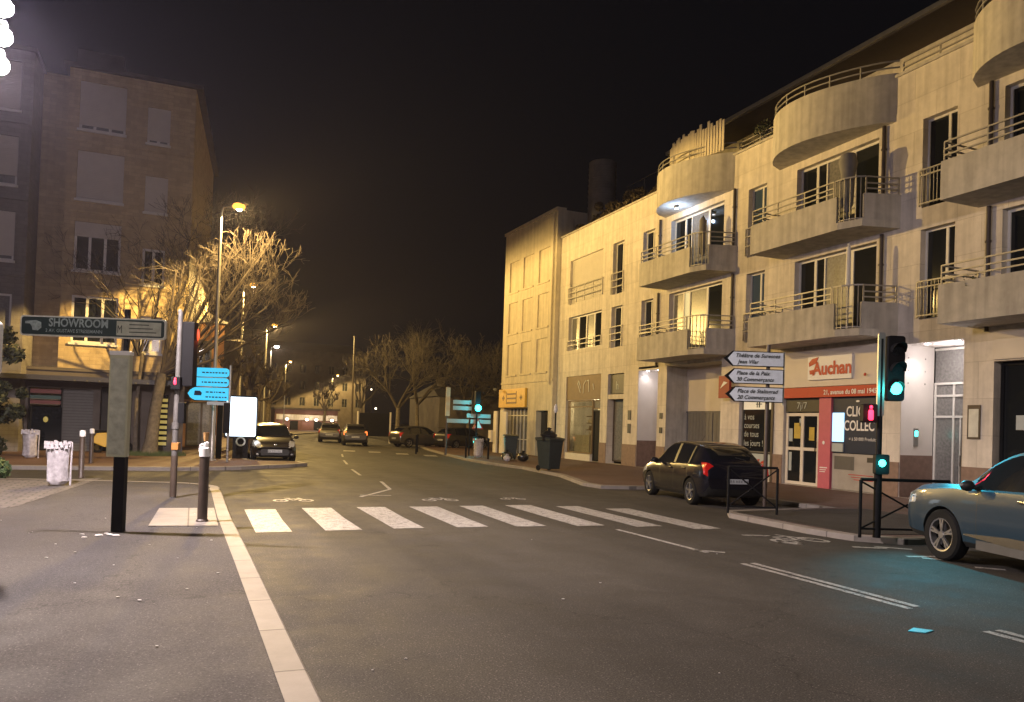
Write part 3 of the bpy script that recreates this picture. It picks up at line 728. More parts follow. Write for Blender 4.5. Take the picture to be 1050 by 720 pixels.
# garage recess
f = MB(); f.box(XF+.004, XF+1.2, 26.9, 26.96, .1, 4.4); f.box(XF+.004, XF+1.2, 23.29, 23.35, .1, 4.4); f.box(XF+.01, XF+1.2, 23.35, 26.9, 4.37, 4.42); sub('garage_recess', f, 'concrete')
f = MB(); f.box(XF+1.0, XF+1.1, 23.35, 26.9, 2.55, 4.37); sub('garage_lintel', f, 'fascia_white')
f = MB()
for k in range(2):
    y0 = 23.4+k*1.76; f.box(XF+1.02, XF+1.07, y0, y0+1.7, .12, 2.5)
    for j in range(1, 8): f.box(XF+1.01, XF+1.02, y0+j*.21, y0+j*.21+.02, .15, 2.48)
f.box(XF+1.0, XF+1.08, 23.36, 26.89, 2.48, 2.54)
gd = sub('garage_door', f, 'garage_grey')
f = MB(); f.lathe([(0,0),(.2,0),(.2,-.012),(0,-.014)], (XF+.99,23.9,1.9), 20, axis='x'); f.box(XF+.985,XF+1.0,23.7,24.1,1.5,2.2); s_ = build('no_parking_sign', f, 'red', gd, world=True)
f = MB(); f.lathe([(0,-.016),(.13,-.016),(.13,-.013)], (XF+.99,23.9,1.9), 20, axis='x'); f.box(XF+.97, XF+.984, 23.74, 24.06, 1.52, 1.66); build('sign_face', f, 'letter_white', s_, world=True)
# supermarket: white fascia, red band, automatic doors, poster window
f = MB(); PX.box(f, 16.12, 22.3, 3.24, 4.4, -.09, -.004); fs = sub('shop_fascia', f, 'fascia_white')
f = MB(); PX.box(f, 17.1, 18.85, 3.44, 4.16, -.16, -.092); sb = build('sign_board', f, 'letter_white', fs, world=True)
t = text_mb('Auchan', .55, (XF-.165,18.62,3.6), UX, UZ, align='LEFT', bold=.02, sx=.92)
t.slab([(0,0),(.3,.1),(.38,.28),(.12,.24),(-.02,.12)], (XF-.165,18.78,3.86), UX, UZ, .006)
t.slab([(.05,-.2),(.2,-.2),(.22,-.06),(.03,-.08)], (XF-.165,18.8,3.82), UX, UZ, .006)
t.sphere((XF-.168,16.6,3.52), .02, .05, .05, 8)
build('lettering', t, 'red', sb, world=True)
f = MB(); PX.box(f, 16.12, 22.3, 2.9, 3.22, -.12, -.002); rb = sub('red_band', f, 'red')
build('lettering', text_mb('21, avenue du 08 mai 1945', .2, (XF-.125,18.2,2.98), UX, UZ, bold=.004, sx=.92), 'letter_white', rb, world=True)
f = MB(); PX.box(f, 22.35, 22.95, 2.95, 3.75, -.42, -.32); ps = sub('projecting_sign', f, 'red_deep')
f = MB(); PX.box(f, 22.55, 22.6, 3.3, 3.36, -.32, 0); build('bracket', f, 'metal_dark', ps, world=True)
t = MB(); t.slab([(0,0),(.2,.25),(.4,.2),(.2,.1)], (XF-.425,22.85,3.3), UX, UZ, .004); build('emblem', t, 'letter_white', ps, world=True)
d = PX.window(bld, 18.52, 19.98, .12, 2.42, splits=((.5,.12),), trans=(.5,), d=.06, frame='fascia_white', pane='glass_dark', w=.1)
d.name = 'glass_door'
mat('poster_yellow', (.45,.32,.05), .6)
for u, z, a, b_, m_ in ((18.75,1.55,.22,.42,0),(19.35,1.6,.28,.5,0),(19.7,1.5,.16,.42,1),(19.2,2.0,.2,.25,1),(19.72,.55,.12,.6,1)): q = MB(); PX.box(q, u, u+a, z, z+b_, .078, .084); build('poster', q, ('poster_yellow','letter_grey')[m_], d, world=True)
h = MB(); h.tube([(XF+.02,18.6,1.1),(XF-.02,18.6,1.12),(XF-.02,18.6,1.5),(XF+.02,18.6,1.52)], .02, 6); build('door_handle', h, 'metal_dark', d, world=True)
f = MB(); PX.box(f, 18.5, 20.0, 2.46, 2.9, .05, .1); tp = sub('transom_panel', f, 'dark_fascia')
build('lettering', text_mb('7j/7', .3, (XF+.045,19.5,2.56), UX, UZ), 'letter_grey', tp, world=True)
f = MB(); PX.box(f, 17.98, 18.46, .1, 2.9, -.03, .1); pk = sub('pink_panel', f, 'pink')
t = MB(); t.sphere((XF-.03,18.25,1.5), .008, .05, .06, 8); t.box(XF-.036,XF-.031,18.08,18.38,.72,.75); t.box(XF-.036,XF-.031,18.12,18.38,.66,.68); t.box(XF-.036,XF-.031,18.16,18.38,.60,.62); build('print', t, 'letter_white', pk, world=True)
f = MB(); PX.box(f, 16.17, 17.94, 1.22, 2.88, .02, .08); wp = sub('window_poster', f, 'navy')
t = join(text_mb('CLICK &', .42, (XF+.015,17.42,2.32), UX, UZ, sx=.72, bold=.008), text_mb('COLLECT', .42, (XF+.015,17.5,1.9), UX, UZ, sx=.72, bold=.008),
    text_mb('= à 50 000 Produits', .14, (XF+.015,17.3,1.6), UX, UZ, sx=.9))
t.sphere((XF+.012,17.0,2.76), .004, .07, .03, 8)
build('lettering', t, 'letter_white', wp, world=True)
f = MB(); PX.box(f, 16.17, 17.94, .12, 1.2, .03, .08); fp = sub('frosted_panel', f, 'glass_frost' if 'glass_frost' in M else 'shutter')
t = MB()
for i in range(3): PX.box(t, 16.4, 17.3-.1*i, .58-.07*i, .6-.07*i, .024, .028)
build('print', t, 'red', fp, world=True)
t = MB(); PX.box(t, 17.1, 17.85, .72, 1.12, .022, .029); PX.box(t, 17.2, 17.75, .78, 1.02, .016, .021); build('parcel_hatch', t, 'shutter_dark', fp, world=True)
t = MB(); PX.box(t, 16.2, 16.62, .98, 1.12, .016, .028); build('hatch', t, 'dark_fascia', fp, world=True)
f = MB(); PX.box(f, 17.5, 17.93, 1.55, 2.42, -.01, .02); sc_ = sub('screen', f, 'screen_lit')
f = MB(); PX.box(f, 17.5, 17.93, 1.25, 1.5, -.01, .02); sub('terminal', f, 'letter_grey')
f = MB(); PX.box(f, 20.5, 20.6, .1, 2.9, -.04, 0); sub('door_jamb', f, 'metal_brown')
# supermarket side window with writing and a lit panel
PX.window(bld, 20.65, 22.25, 1.05, 3.1, d=.1, frame='shutter_dark', pane='glass_dark')
f = MB(); PX.box(f, 20.75, 22.15, 2.55, 3.02, .085, .095); lp = sub('lit_panel', f, mat('lit_paper', (.5,.48,.42), .5, emit=(1,.85,.6), estr=.35, noise=0) and 'lit_paper')
t = MB(); PX.box(t, 21.3, 21.36, 2.62, 2.85, .078, .083); PX.box(t, 21.42, 21.46, 2.62, 2.9, .078, .083); PX.box(t, 21.2, 21.5, 2.72, 2.75, .076, .082); build('print', t, 'letter_dark', lp, world=True)
t = join(*[text_mb(s_, .3, (XF+.085,22.1,z), UX, UZ, sx=.85) for s_, z in (('à vos',2.2),('courses',1.9),('de tous',1.6),('les jours !',1.28))])
sub('window_lettering', t, 'letter_grey')
f = MB(); PX.box(f, 20.65, 22.25, .36, 1.02, .06, .12); lw = sub('lower_panel', f, 'letter_grey')
t = MB(); t.slab([(0,0),(.35,.08),(.5,.35),(.15,.28)], (XF+.055,21.7,.5), UX, UZ, .004); t.slab([(0,0),(.2,.05),(.35,.3),(.1,.2)], (XF+.055,21.25,.55), UX, UZ, .004); build('emblem', t, 'red', lw, world=True)
lamp('shop_light', 'POINT', (XF+.9,21.4,2.9), 10, (1,.85,.6), bld, .06)
# next shop: dark glass behind the blue-grey car
f = MB(); PX.box(f, 8.2, 12.85, 3.7, 4.4, -.05, -.004); sub('shop_fascia', f, 'fascia_white')
PX.window(bld, 8.25, 12.8, .4, 3.62, splits=(.22,.48,.75), d=.2, frame='metal_dark', pane='glass_dark', w=.07)
PX.window(bld, 1.55, 7.55, .4, 3.62, splits=(.25,.5,.75), d=.2, frame='metal_dark', pane='glass_dark', w=.07)
f = MB(); PX.box(f, 8.8, 9.0, 2.0, 2.4, .18, .195); PX.box(f, 12.2, 12.4, 2.0, 2.35, .18, .195); sub('notice', f, 'letter_grey')

# things on the balconies and the terrace
def pot(x, y, z, r, h, label, col='render_white', plant=True, seed=1):
    t_ = root('potted_plant', label, 'plant', (x, y, z), group='pots on the balconies')
    m = MB(); m.lathe([(0,0),(r*.75,0),(r,h),(r*.86,h),(r*.8,h*.85),(0,h*.85)], n=10); build('pot', m, col, t_, smooth=True)
    if plant:
        k = random.Random(seed); m = MB()
        for i in range(60):
            a = k.uniform(0,6.28); rr0 = k.uniform(0,r*1.5); zz = h+k.uniform(0,r*2.2); s = .035
            c = Vector((rr0*math.cos(a), rr0*math.sin(a), zz)); d1 = Vector((k.uniform(-1,1),k.uniform(-1,1),k.uniform(-1,1))).normalized()*s; d2 = d1.orthogonal().normalized()*s*.6
            m.add([c-d1, c+d2, c+d1, c-d2], [(0,1,2,3)])
        build('foliage', m, 'leaf', t_)
k = random.Random(12)
spots = [(16.85,12.6,5.0,'low oblong plant trough on the first balcony above the dark shop, far end'),(16.85,11.5,5.0,'plant trough in the middle of the first balcony above the dark shop'),
 (16.85,10.4,8.05,'plant trough on the second floor balcony above the dark shop'),(16.85,12.4,8.05,'white planter at the far end of the second floor balcony above the dark shop'),
 (16.85,17.8,8.05,'white planter behind the second floor rail over the supermarket sign'),(16.85,19.9,8.05,'small bush at the far end of the second floor balcony above the supermarket'),
 (16.85,19.8,5.0,'small potted plant at the far end of the first floor balcony above the supermarket'),(16.85,17.3,5.0,'white trough behind the rail of the first floor balcony above the supermarket'),
 (16.85,26.3,8.05,'pale trough at the far end of the second floor balcony above the garage'),(16.85,25.0,8.05,'plant in the middle of the second floor balcony above the garage'),
 (16.85,26.0,5.0,'pale pot on the first floor balcony above the garage')]
for i, (x, y, z, lb) in enumerate(spots): pot(x, y, z-.25, .17, .55, lb, seed=i, plant=i % 2 == 0 or i == 5)
# furled awning / covered thing at the corner of the upper balcony
m = MB(); m.tube([(17.0,16.6,7.75),(17.0,16.6,9.35)], .03, 8); m.lathe([(.05,8.1),(.16,8.3),(.2,9.2),(.26,9.5),(.2,9.75),(0,9.8)], (17.0,16.6,0), 10)
single('parasol', m, 'concrete_dark', 'furled grey parasol at the near corner of the second floor balcony', 'parasol', smooth=True)
m = MB(); m.tube([(17.05,16.55,4.72),(17.05,16.55,7.2)], .035, 8); m.lathe([(.03,5.9),(.07,6.0),(.06,7.1),(0,7.15)], (17.05,16.55,0), 8)
single('parasol', m, 'win_frame', 'thin pale furled parasol at the near corner of the first floor balcony', 'parasol', smooth=True)
m = MB(); m.tube([(17.1,23.5,7.75),(17.1,23.5,9.6)], .03, 8); m.lathe([(.04,8.2),(.12,8.3),(.13,9.5),(0,9.7)], (17.1,23.5,0), 10)
single('parasol', m, 'concrete_dark', 'furled dark parasol on the balcony lit by the blue-white lamp', 'parasol', smooth=True)
m = MB()
n = 26
for i in range(n):
    y = 22.95+i*(3.4/n); hh = 13.15+.1*math.sin(i*1.7)+.05*math.sin(i*4.1); x = 17.5-.28*math.sin(math.pi*(i/n))
    m.box(x, x+.03, y, y+3.4/n+.004, 12.0, hh)
single('privacy_screen', m, 'render_yellow', 'ragged pale reed screen standing on the curved terrace next to the roof garden', 'screen')
def cloud(name, label, cat, boxes, n, leaf, m_, seed, group=None):
    k = random.Random(seed); m = MB(); cl = []
    for (x0,x1,y0,y1,z0,z1) in boxes:
        for i in range(max(3,int((x1-x0)*(y1-y0)*(z1-z0)*2.2))): cl.append((k.uniform(x0,x1),k.uniform(y0,y1),z0+(z1-z0)*k.random()**1.5,k.uniform(.16,.42)))
    for i in range(n):
        c0 = k.choice(cl); v = Vector((k.gauss(0,1),k.gauss(0,1),k.gauss(0,.8))).normalized()*c0[3]*k.random()**.35
        c = Vector(c0[:3])+v; d1 = Vector((k.uniform(-1,1),k.uniform(-1,1),k.uniform(-1,1))).normalized()*leaf*k.uniform(.6,1.3); d2 = d1.cross(Vector((k.uniform(-1,1),k.uniform(-1,1),k.uniform(-1,1)))).normalized()*leaf*.5
        m.add([c-d1, c+d2, c+d1, c-d2], [(0,1,2,3)])
    return single(name, m, m_, label, cat, group)
cloud('shrub', 'long dark shrub overhanging the low end of the roof terrace', 'shrub', [(18.2,19.4,30.5,36.8,11.6,13.1)], 9000, .09, 'leaf_roof', 2)
cloud('shrub', 'brown climbing plants beside the reed screen on the roof terrace', 'shrub', [(18.4,19.8,27.6,30.3,11.8,13.2)], 4200, .08, 'leaf_roof', 3)
cloud('shrub', 'trailing plant on the rail between the two curved terraces', 'shrub', [(18.2,18.6,20.9,22.7,11.9,12.5)], 900, .06, 'leaf_dark', 4)
cloud('shrub', 'dry pale plants along the rail of the curved terrace above the supermarket', 'shrub', [(17.6,18.2,18.6,20.4,12.0,12.5)], 900, .05, 'twig', 6)
lb = root('balcony_lamp', 'blue-white lamp under the curved terrace above the garage', 'lamp', (17.35,25.6,10.5))
m = MB(); m.lathe([(0,.11),(.09,.11),(.1,.05),(.07,0),(0,0)], n=12); build('housing', m, 'metal_grey', lb); m = MB(); m.lathe([(0,-.012),(.065,-.012),(.065,-.004)], n=12); build('lens', m, 'downlight', lb)
lamp('lamp_light', 'POINT', (0,0,-.28), 55, (.50,.68,1), lb, .05, world=False)

# ------------------------------------------------------------------ narrow yellowish building next to it
nb = root('townhouse', 'narrow smooth yellowish house with blind window bays and a yellow sign', 'building', (XF,40,0))
PN = Plane(lambda u, z, d: (XF-.25+(u-37.3)*-.03+d, u, z))
no = []
for zz in (4.75,7.25,9.75):
    for u in (38.1,40.15,42.1): no.append((u, u+1.35, zz, zz+1.85, .09))
no += [(37.75,39.2,.1,2.6,.5),(40.3,43.7,.1,2.75,.6)]
w = MB(); PN.wall(w, 37.3, 44.2, .02, 13.45, no, mi=0)
a, b, c, d = PN.f(37.3,0,0), PN.f(44.2,0,0), PN.f(44.2,0,12), PN.f(37.3,0,12)
for p, q in ((a,d),(b,c)): w.add([(p[0],p[1],0),(q[0],q[1],0),(q[0],q[1],13.45),(p[0],p[1],13.45)], [(0,1,2,3)])
w.add([(a[0],a[1],13.45),(b[0],b[1],13.45),(c[0],c[1],13.45),(d[0],d[1],13.45)], [(0,1,2,3)])
build('wall', w, 'render_yellow', nb, world=True)
m = MB(); PN.box(m, 37.26, 44.25, 13.4, 13.56, -.08, .5); build('coping', m, 'render_yellow', nb, world=True)
m = MB(); PN.box(m, 37.3, 44.2, .02, 13, .95, 1.0); build('interior', m, 'room_dark', nb, world=True)
for o in no[:9]:
    m = MB(); PN.box(m, o[0]+.003, o[1]-.003, o[2]+.003, o[3]-.003, .075, .12); sh_ = build('closed_shutter', m, 'render_yellow', nb, world=True)
    m = MB(); PN.box(m, o[0]-.08, o[1]+.08, o[2]-.1, o[2]-.004, -.06, .07); build('window_sill', m, 'render_yellow', sh_, world=True)
m = MB(); PN.box(m, 37.3, 44.2, 4.2, 4.3, -.05, -.002); build('string_course', m, 'render_yellow', nb, world=True)
m = MB(); m.tube([PN.f(37.55,4,-.08), PN.f(37.55,13.3,-.08)], .05, 8); build('downpipe', m, 'render_yellow', nb, world=True)
for u in (38.3,39.4): pass
m = MB(); PN.box(m, 37.8, 39.15, .12, 2.55, .3, .36); build('door', m, 'glass_dark', nb, world=True)
m = MB()
for i in range(7): PN.box(m, 40.4+i*.5, 40.46+i*.5, .12, 2.7, .3, .36)
PN.box(m, 40.3, 43.7, 2.3, 2.36, .3, .36); PN.box(m, 40.3, 43.7, .9, .95, .3, .36)
sf = build('shop_front', m, 'win_frame', nb, world=True); m = MB(); PN.box(m, 40.3, 43.7, .12, 2.7, .4, .42); build('pane', m, 'glass_curtain', sf, world=True)
m = MB(); PN.box(m, 40.4, 44.15, 2.8, 3.9, -.16, -.02); ys = build('yellow_sign', m, mat('sign_yellow', (.60,.36,.04), .5) and 'sign_yellow', nb, world=True)
m = MB(); mm = lambda u,z,a,b_: PN.box(m, u, u+a, z, z+b_, -.168, -.161)
for u in (40.75,43.3): mm(u,3.3,.35,.12); mm(u+.12,3.2,.1,.32)
for i in range(3): mm(41.6,3.02+i*.26,1.3,.1)
mm(41.55,3.0,.08,.75); mm(42.95,3.0,.08,.75)
build('print', m, 'brown_fascia', ys, world=True)
# pale lit kiosk-like columns at its corner
cl = root('folded_market_stand', 'stack of pale upright boards leaning at the corner of the yellowish house', 'boards', (16.6,42.3,.1))
m = MB()
for i, (x, y, w_, h_) in enumerate(((0,0,.4,2.45),(.1,-.8,.42,2.5),(0,-1.5,.35,2.4))): m.box(x-.05, x+.05, y, y+w_+.1, 0, h_)
m.box(-.2,-.05,.5,.9,.6,1.3)
build('board', m, 'render_white', cl)
wl = root('wall_lamp', 'small globe lamp on the corner of the yellowish house', 'lamp', (17.2,44.0,3.9))
m = MB(); m.sphere((-.15,0,0), .1); build('globe', m, 'shutter_glow', wl, smooth=True); m = MB(); m.bar((0,0,.02),(.6,0,.02),.03); build('bracket', m, 'metal_dark', wl)

# ------------------------------------------------------------------ left: brick apartment block on the far side of the side street
PL = Plane(lambda u, z, d: (u, 35.0+d, z))
lbk = root('brick_apartment_building', 'tall yellow brick apartment block with dark shop front behind bare trees', 'building', (-3, 35, 0))
lo = []
rowsA = [4.45, 7.35, 10.2, 13.0]
for z in rowsA: lo.append((-4.62,-2.95,z,z+(1.95 if z > 4.5 else 1.9)))
for z in (4.2, 7.0, 10.0, 12.85): lo.append((-2.15,-1.3,z,z+1.5))
w = MB(); PL.wall(w, -5.0, -.35, 3.3, 15.4, lo, reveal=.22)
w.add([(-.35,35,3.3),(1.2-.6,47,3.3),(1.2-.6,47,15.4),(-.35,35,15.4)], [(0,1,2,3)])
w.add([(-5.0,35,3.3),(-5.0,36,3.3),(-5.0,36,15.4),(-5.0,35,15.4)], [(0,1,2,3)])
w.add([(-5,36,0),(-6.1,36,0),(-6.1,36,15.4),(-5,36,15.4)], [(0,1,2,3)])
build('wall', w, 'yellow_brick', lbk, world=True)
w = MB(); w.box(-4.9, -.5, 35.6, 46, 0, 15.2); build('interior', w, 'room_dark', lbk, world=True)
w = MB(); w.prism([(-5.2,34.8),(-.1,34.8),(.9,47.2),(-5.2,47.2)], 15.4, 15.55); w.box(-4.9, -3.2, 36, 38, 15.5, 16.6); build('roof', w, 'roof_dark', lbk, world=True)
for i, o in enumerate(lo):
    big = i < 4
    PL.window(lbk, *o, splits=(((.33,.1),(.66,.1)) if big else (.5,)), d=.12, w=.09, panes=None, pane='glass_curtain' if i in (2,3,4,6,7) else 'glass_dark', shutter=(.97,.84,.96,.9)[i % 4] if i in (2,3,6,7) else (.3 if i == 1 else 0), sill=True)
for z in (6.75, 9.65, 12.5):
    m = MB(); PL.box(m, -5.02, -.33, z, z+.14, -.04, -.003); build('string_course', m, 'yellow_brick', lbk, world=True)
# ground floor
gf = MB(); PL.wall(gf, -9.0, -.35, .02, 3.3, [(-5.95,-3.7,.1,2.6,.4),(-3.45,-2.3,.1,2.75,.8),(-1.4,-.95,.35,2.5,.2)]); build('shop_wall', gf, 'brick_dark', lbk, world=True)
m = MB()
for i in range(22): PL.box(m, -4.78, -3.72, .12+i*.115, .12+i*.115+.1, .2, .25)
build('roller_shutter', m, 'shutter_dark', lbk, world=True)
m = MB(); PL.box(m, -5.93, -4.82, .12, 1.85, .25, .3); build('shop_window', m, 'glass_dark', lbk, world=True)
m = MB()
for i, (z, h) in enumerate(((2.38,.16),(2.16,.14),(1.96,.14))): PL.box(m, -5.9, -4.85, z, z+h, .1, .16, i % 2)
build('striped_sign', m, [mat('stripe_red', (.2,.06,.05), .6) and 'stripe_red', mat('stripe_green', (.06,.12,.1), .6) and 'stripe_green'], lbk, world=True)
m = MB()
for i in range(9): PL.box(m, -1.38, -.97, .42+i*.225, .42+i*.225+.13, .1, .12)
lw = build('lit_window', m, 'room_yellow', lbk, world=True); m = MB(); PL.box(m, -1.4, -.95, .35, 2.5, .13, .18); build('pane', m, 'glass_dark', lw, world=True)
m = MB(); PL.box(m, -9.0, -.3, 3.3, 3.42, -.06, .3); build('ledge', m, 'brick_dark', lbk, world=True)
m = MB(); m.prism([(-8.6,33.5),(-.6,33.5),(-.4,35),(-8.6,35)], 2.86, 3.04); cn = build('canopy', m, 'dark_fascia', lbk, world=True)
k = random.Random(4); m = MB()
for i in range(9): m.sphere((-4.2+i*.42, 33.48, 2.88), .05, .03, .04, 6)
build('edge_lamp', m, 'shutter_glow', cn, world=True)
m = MB(); m.sphere((-5.35,35.15,1.35), .09, .05, .12, 8); build('shop_lamp', m, 'room_yellow', lbk, world=True)
# left wing, closer and darker
PW = Plane(lambda u, z, d: (u, 34.0+d, z))
wg = root('grey_apartment_wing', 'dark grey apartment block cut by the edge of the picture above the green bush', 'building', (-12, 34, 0))
wo = [(-12.0,-10.3,z,z+1.9) for z in (4.3,7.2,10.1,13.0)]+[(-8.6,-6.45,z,z+1.85) for z in (4.2,7.3,10.15,13.0)]
w = MB(); PW.wall(w, -18, -6.05, 0, 15.3, wo, reveal=.2); w.add([(-6.05,34,0),(-6.05,40,0),(-6.05,40,15.3),(-6.05,34,15.3)], [(0,1,2,3)])
build('wall', w, 'grey_brick', wg, world=True)
w = MB(); w.box(-18.1,-5.95,33.9,41,15.3,15.45); build('roof', w, 'roof_dark', wg, world=True)
w = MB(); w.box(-17.9,-6.2,34.4,40,0,15.2); build('interior', w, 'room_dark', wg, world=True)
for i, o in enumerate(wo): PW.window(wg, *o, splits=(.5,), d=.1, pane='glass_curtain', shutter=(.0,.9,.8,.97)[i % 4], w=.08, sill=True)
for z in (6.7, 9.6, 12.5):
    m = MB(); PW.box(m, -18, -6.03, z, z+.16, -.12, -.003); build('floor_band', m, 'grey_brick', wg, world=True)

# further buildings along the left of the main road
def block(name, label, x0, x1, y0, y1, h, m_, rows, cols, face='S', lit=(), roofh=1.2, shop=None, seed=0):
    b = root(name, label, 'building', ((x0+x1)/2, y0, 0))
    P_ = Plane(lambda u, z, d: (u, y0+d, z))
    op = []; cw = (x1-x0)/cols
    for r_ in range(rows):
        for c_ in range(cols): op.append((x0+cw*(c_+.3), x0+cw*(c_+.7), 3.4+r_*2.85+.6, 3.4+r_*2.85+2.1))
    op = [o for o in op if o[3] < h-.3]
    w = MB(); P_.wall(w, x0, x1, 0, h, op, reveal=.2)
    for x in (x0, x1): w.add([(x,y0,0),(x,y1,0),(x,y1,h),(x,y0,h)], [(0,1,2,3)])
    build('wall', w, m_, b, world=True)
    q = MB(); q.add([(x0-.3,y0-.3,h),(x1+.3,y0-.3,h),(x1+.3,y1,h),(x0-.3,y1,h),(x0+.8,(y0+y1)/2,h+roofh),(x1-.8,(y0+y1)/2,h+roofh)], [(0,1,5,4),(1,2,5),(2,3,4,5),(3,0,4),(0,3,2,1)])
    rf_ = build('roof', q, 'roof_dark', b, world=True)
    q = MB(); q.box(x0+1.5,x0+2.3,(y0+y1)/2-.4,(y0+y1)/2+.4,h,h+roofh+1); build('chimney', q, m_, rf_, world=True)
    for i, o in enumerate(op): P_.window(b, *o, splits=(.5,), d=.1, frame='win_frame_dark', pane='room_warm' if i in lit else 'glass_dark', w=.08)
    q = MB(); P_.box(q, x0+.05, x1-.05, 0.02, h-.1, .35, .4); build('interior', q, 'room_dark', b, world=True)
    if shop:
        q = MB(); P_.box(q, x0+.4, x1-.4, 2.5, 3.1, -.12, -.003); build('shop_fascia', q, shop, b, world=True)
        for i in range(cols):
            P_.window(b, x0+cw*(i+.12), x0+cw*(i+.88), .15, 2.4, splits=(.5,), d=-.06, frame='metal_brown', pane='glass_curtain', w=.08)
    return b
block('corner_shop', 'low orange-lit building with a shop front behind the blue direction signs', -2.4, 1.35, 42, 52, 6.4, 'orange_wall', 1, 2, shop='brown_fascia')
block('terraced_house', 'dark three storey house beyond the lit advertising panel', -4, 3.3, 64, 76, 7.6, 'brick_dark', 2, 3)
block('apartment_block', 'distant brown apartment block with a pitched roof behind the row of street lamps', 9.0, 28.5, 138, 156, 13.6, 'brick_dark', 3, 8, roofh=2.2)
block('apartment_block', 'distant dark block with a stepped gable at the left end of the lamp row', -1, 10.0, 120, 134, 14.5, 'brick_dark', 4, 4, roofh=1.0)
block('low_house', 'low pale-roofed house behind the small green traffic light on the far corner', 24, 40, 78, 90, 4.6, 'brick_dark', 1, 5, roofh=1.4)
ph = root('market_hall', 'low reddish shop hall with white lit band at the end of the street', 'building', (16, 112, 0))
m = MB(); m.box(10.6, 19.3, 112, 118, 0, 3.0); build('wall', m, mat('red_wall', (.13,.06,.045), .8, noise=.3, scale=.8) and 'red_wall', ph, world=True)
m = MB(); m.box(10.4, 19.5, 111.4, 118, 3.0, 3.25); build('roof', m, 'roof_dark', ph, world=True)
m = MB(); m.box(10.8, 19.2, 111.86, 111.99, 1.55, 2.3); build('fascia', m, 'concrete', ph, world=True)
for i in range(5):
    m = MB(); m.box(11+i*1.65, 12.1+i*1.65, 111.9, 111.98, .1, 1.4); build('window', m, 'glass_dark' if i % 2 else 'shop_red', ph, world=True)
for x in (12.2, 14.9, 16.2, 18.4):
    m = MB(); m.sphere((x,111.4,1.62), .24, .14, .2, 10); s_ = build('shop_lamp', m, 'shop_white', ph, world=True, smooth=True)
    lamp('shop_lamp_light', 'POINT', (x,111.0,1.6), 60, (1,.8,.62), ph, .1)

# ------------------------------------------------------------------ street lamps
def lamppost(loc, head, label, power, col=COL_SODIUM, tilt=18, group='sodium street lamps along the left kerb', lens='lamp_sodium', r=.07, light=True, spot=174, blend=.15):
    hx, hy, hz = head[0]-loc[0], head[1]-loc[1], head[2]-loc[2]
    t = root('street_lamp', label, 'street lamp', loc, group=group)
    m = MB(); m.tube([(0,0,0),(0,0,.9),(0,0,.95),(0,0,hz-.25)], [r*1.5,r*1.5,r*1.05,r*.75], 10); m.lathe([(0,0),(r*2.4,0),(r*2.4,.04),(r*1.5,.06)], n=12); build('pole', m, 'metal_grey', t, smooth=True)
    m = MB(); m.tube([(0,0,hz-.28),(hx*.12,hy*.12,hz-.02),(hx*.5,hy*.5,hz+.05),(hx*.8,hy*.8,hz+.06)], r*.5, 8); build('arm', m, 'metal_grey', t, smooth=True)
    d = Vector((hx,hy,0)).normalized(); n_ = Vector((-d.y,d.x,0)); a = math.radians(tilt*.6); dd = d*math.cos(a)+Vector((0,0,math.sin(a))); up = Vector((0,0,math.cos(a)))-d*math.sin(a); c = Vector((hx,hy,hz+.06))
    m = MB()
    prof = [(-.38,.07,.05),(-.2,.13,.09),(.05,.16,.12),(.25,.13,.09),(.36,.05,.03)]
    for i, (x, w_, h_) in enumerate(prof):
        for q in range(9):
            an = math.pi*q/8; m.v.append(tuple(c+dd*x+n_*(w_*math.cos(an))+up*(h_*math.sin(an))))
    for i in range(4):
        for q in range(8): m.f.append((i*9+q, i*9+q+1, (i+1)*9+q+1, (i+1)*9+q)); m.m.append(0)
    m.f.append(tuple(range(9))); m.m.append(0); m.f.append(tuple(range(36,45))); m.m.append(0)
    hd = build('lamp_head', m, 'metal_grey', t, smooth=True)
    m = MB(); m.sphere(c+up*-.03+dd*.03, .23, .23, .13, 14); ln = build('lens', m, lens, hd, smooth=True)
    m = MB(); m.sphere(c+up*-.12+dd*.03, .12, .12, .07, 10); build('burner', m, 'lamp_core', ln, smooth=True)
    if light:
        ti = math.radians(tilt); ax = (d*math.sin(ti)+Vector((0,0,-math.cos(ti))))
        o = lamp('lamp_light', 'SPOT', tuple(c-up*.26+dd*.03), power, col, t, .09, spot=math.radians(spot), blend=blend, world=False)
        o.rotation_euler = ax.to_track_quat('-Z','Y').to_euler(); batwing(o)
    return t
lamppost((.68,29.4,.1), (1.22,29.25,9.2), 'tallest street lamp, its head glowing orange in the top of the bare tree', P_SODIUM*1.25, blend=.08)
lamppost((2.42,46.4,.1), (2.9,46.2,9.2), 'second orange street lamp from the big bare tree, halfway down its height', P_SODIUM*1.1)
lamppost((5.3,65.4,.1), (5.85,65.2,9.2), 'third orange street lamp in the row, above the dark car', P_SODIUM*2)
lamppost((7.4,85,.1), (7.9,84.8,9.2), 'paler small street lamp just below the third one in the row', P_SODIUM*.6, col=COL_WARM, lens='lamp_white')
lamppost((11.1,105.2,.1), (11.6,105,9.2), 'fifth street lamp in the row over the red shop hall', P_SODIUM*.9)
lamppost((21.3,130.2,.1), (22.1,130,9.2), 'farthest pinkish-orange street lamp over the yellow-lit parked cars', P_SODIUM*1.6)
lamppost((-.55,-6.5,.12), (.1,-6.4,9.0), 'street lamp with a white head standing behind the viewer on the kerb', P_BACK, col=COL_WHITE, lens='lamp_white', tilt=8, group='white street lamps on the near pavement')
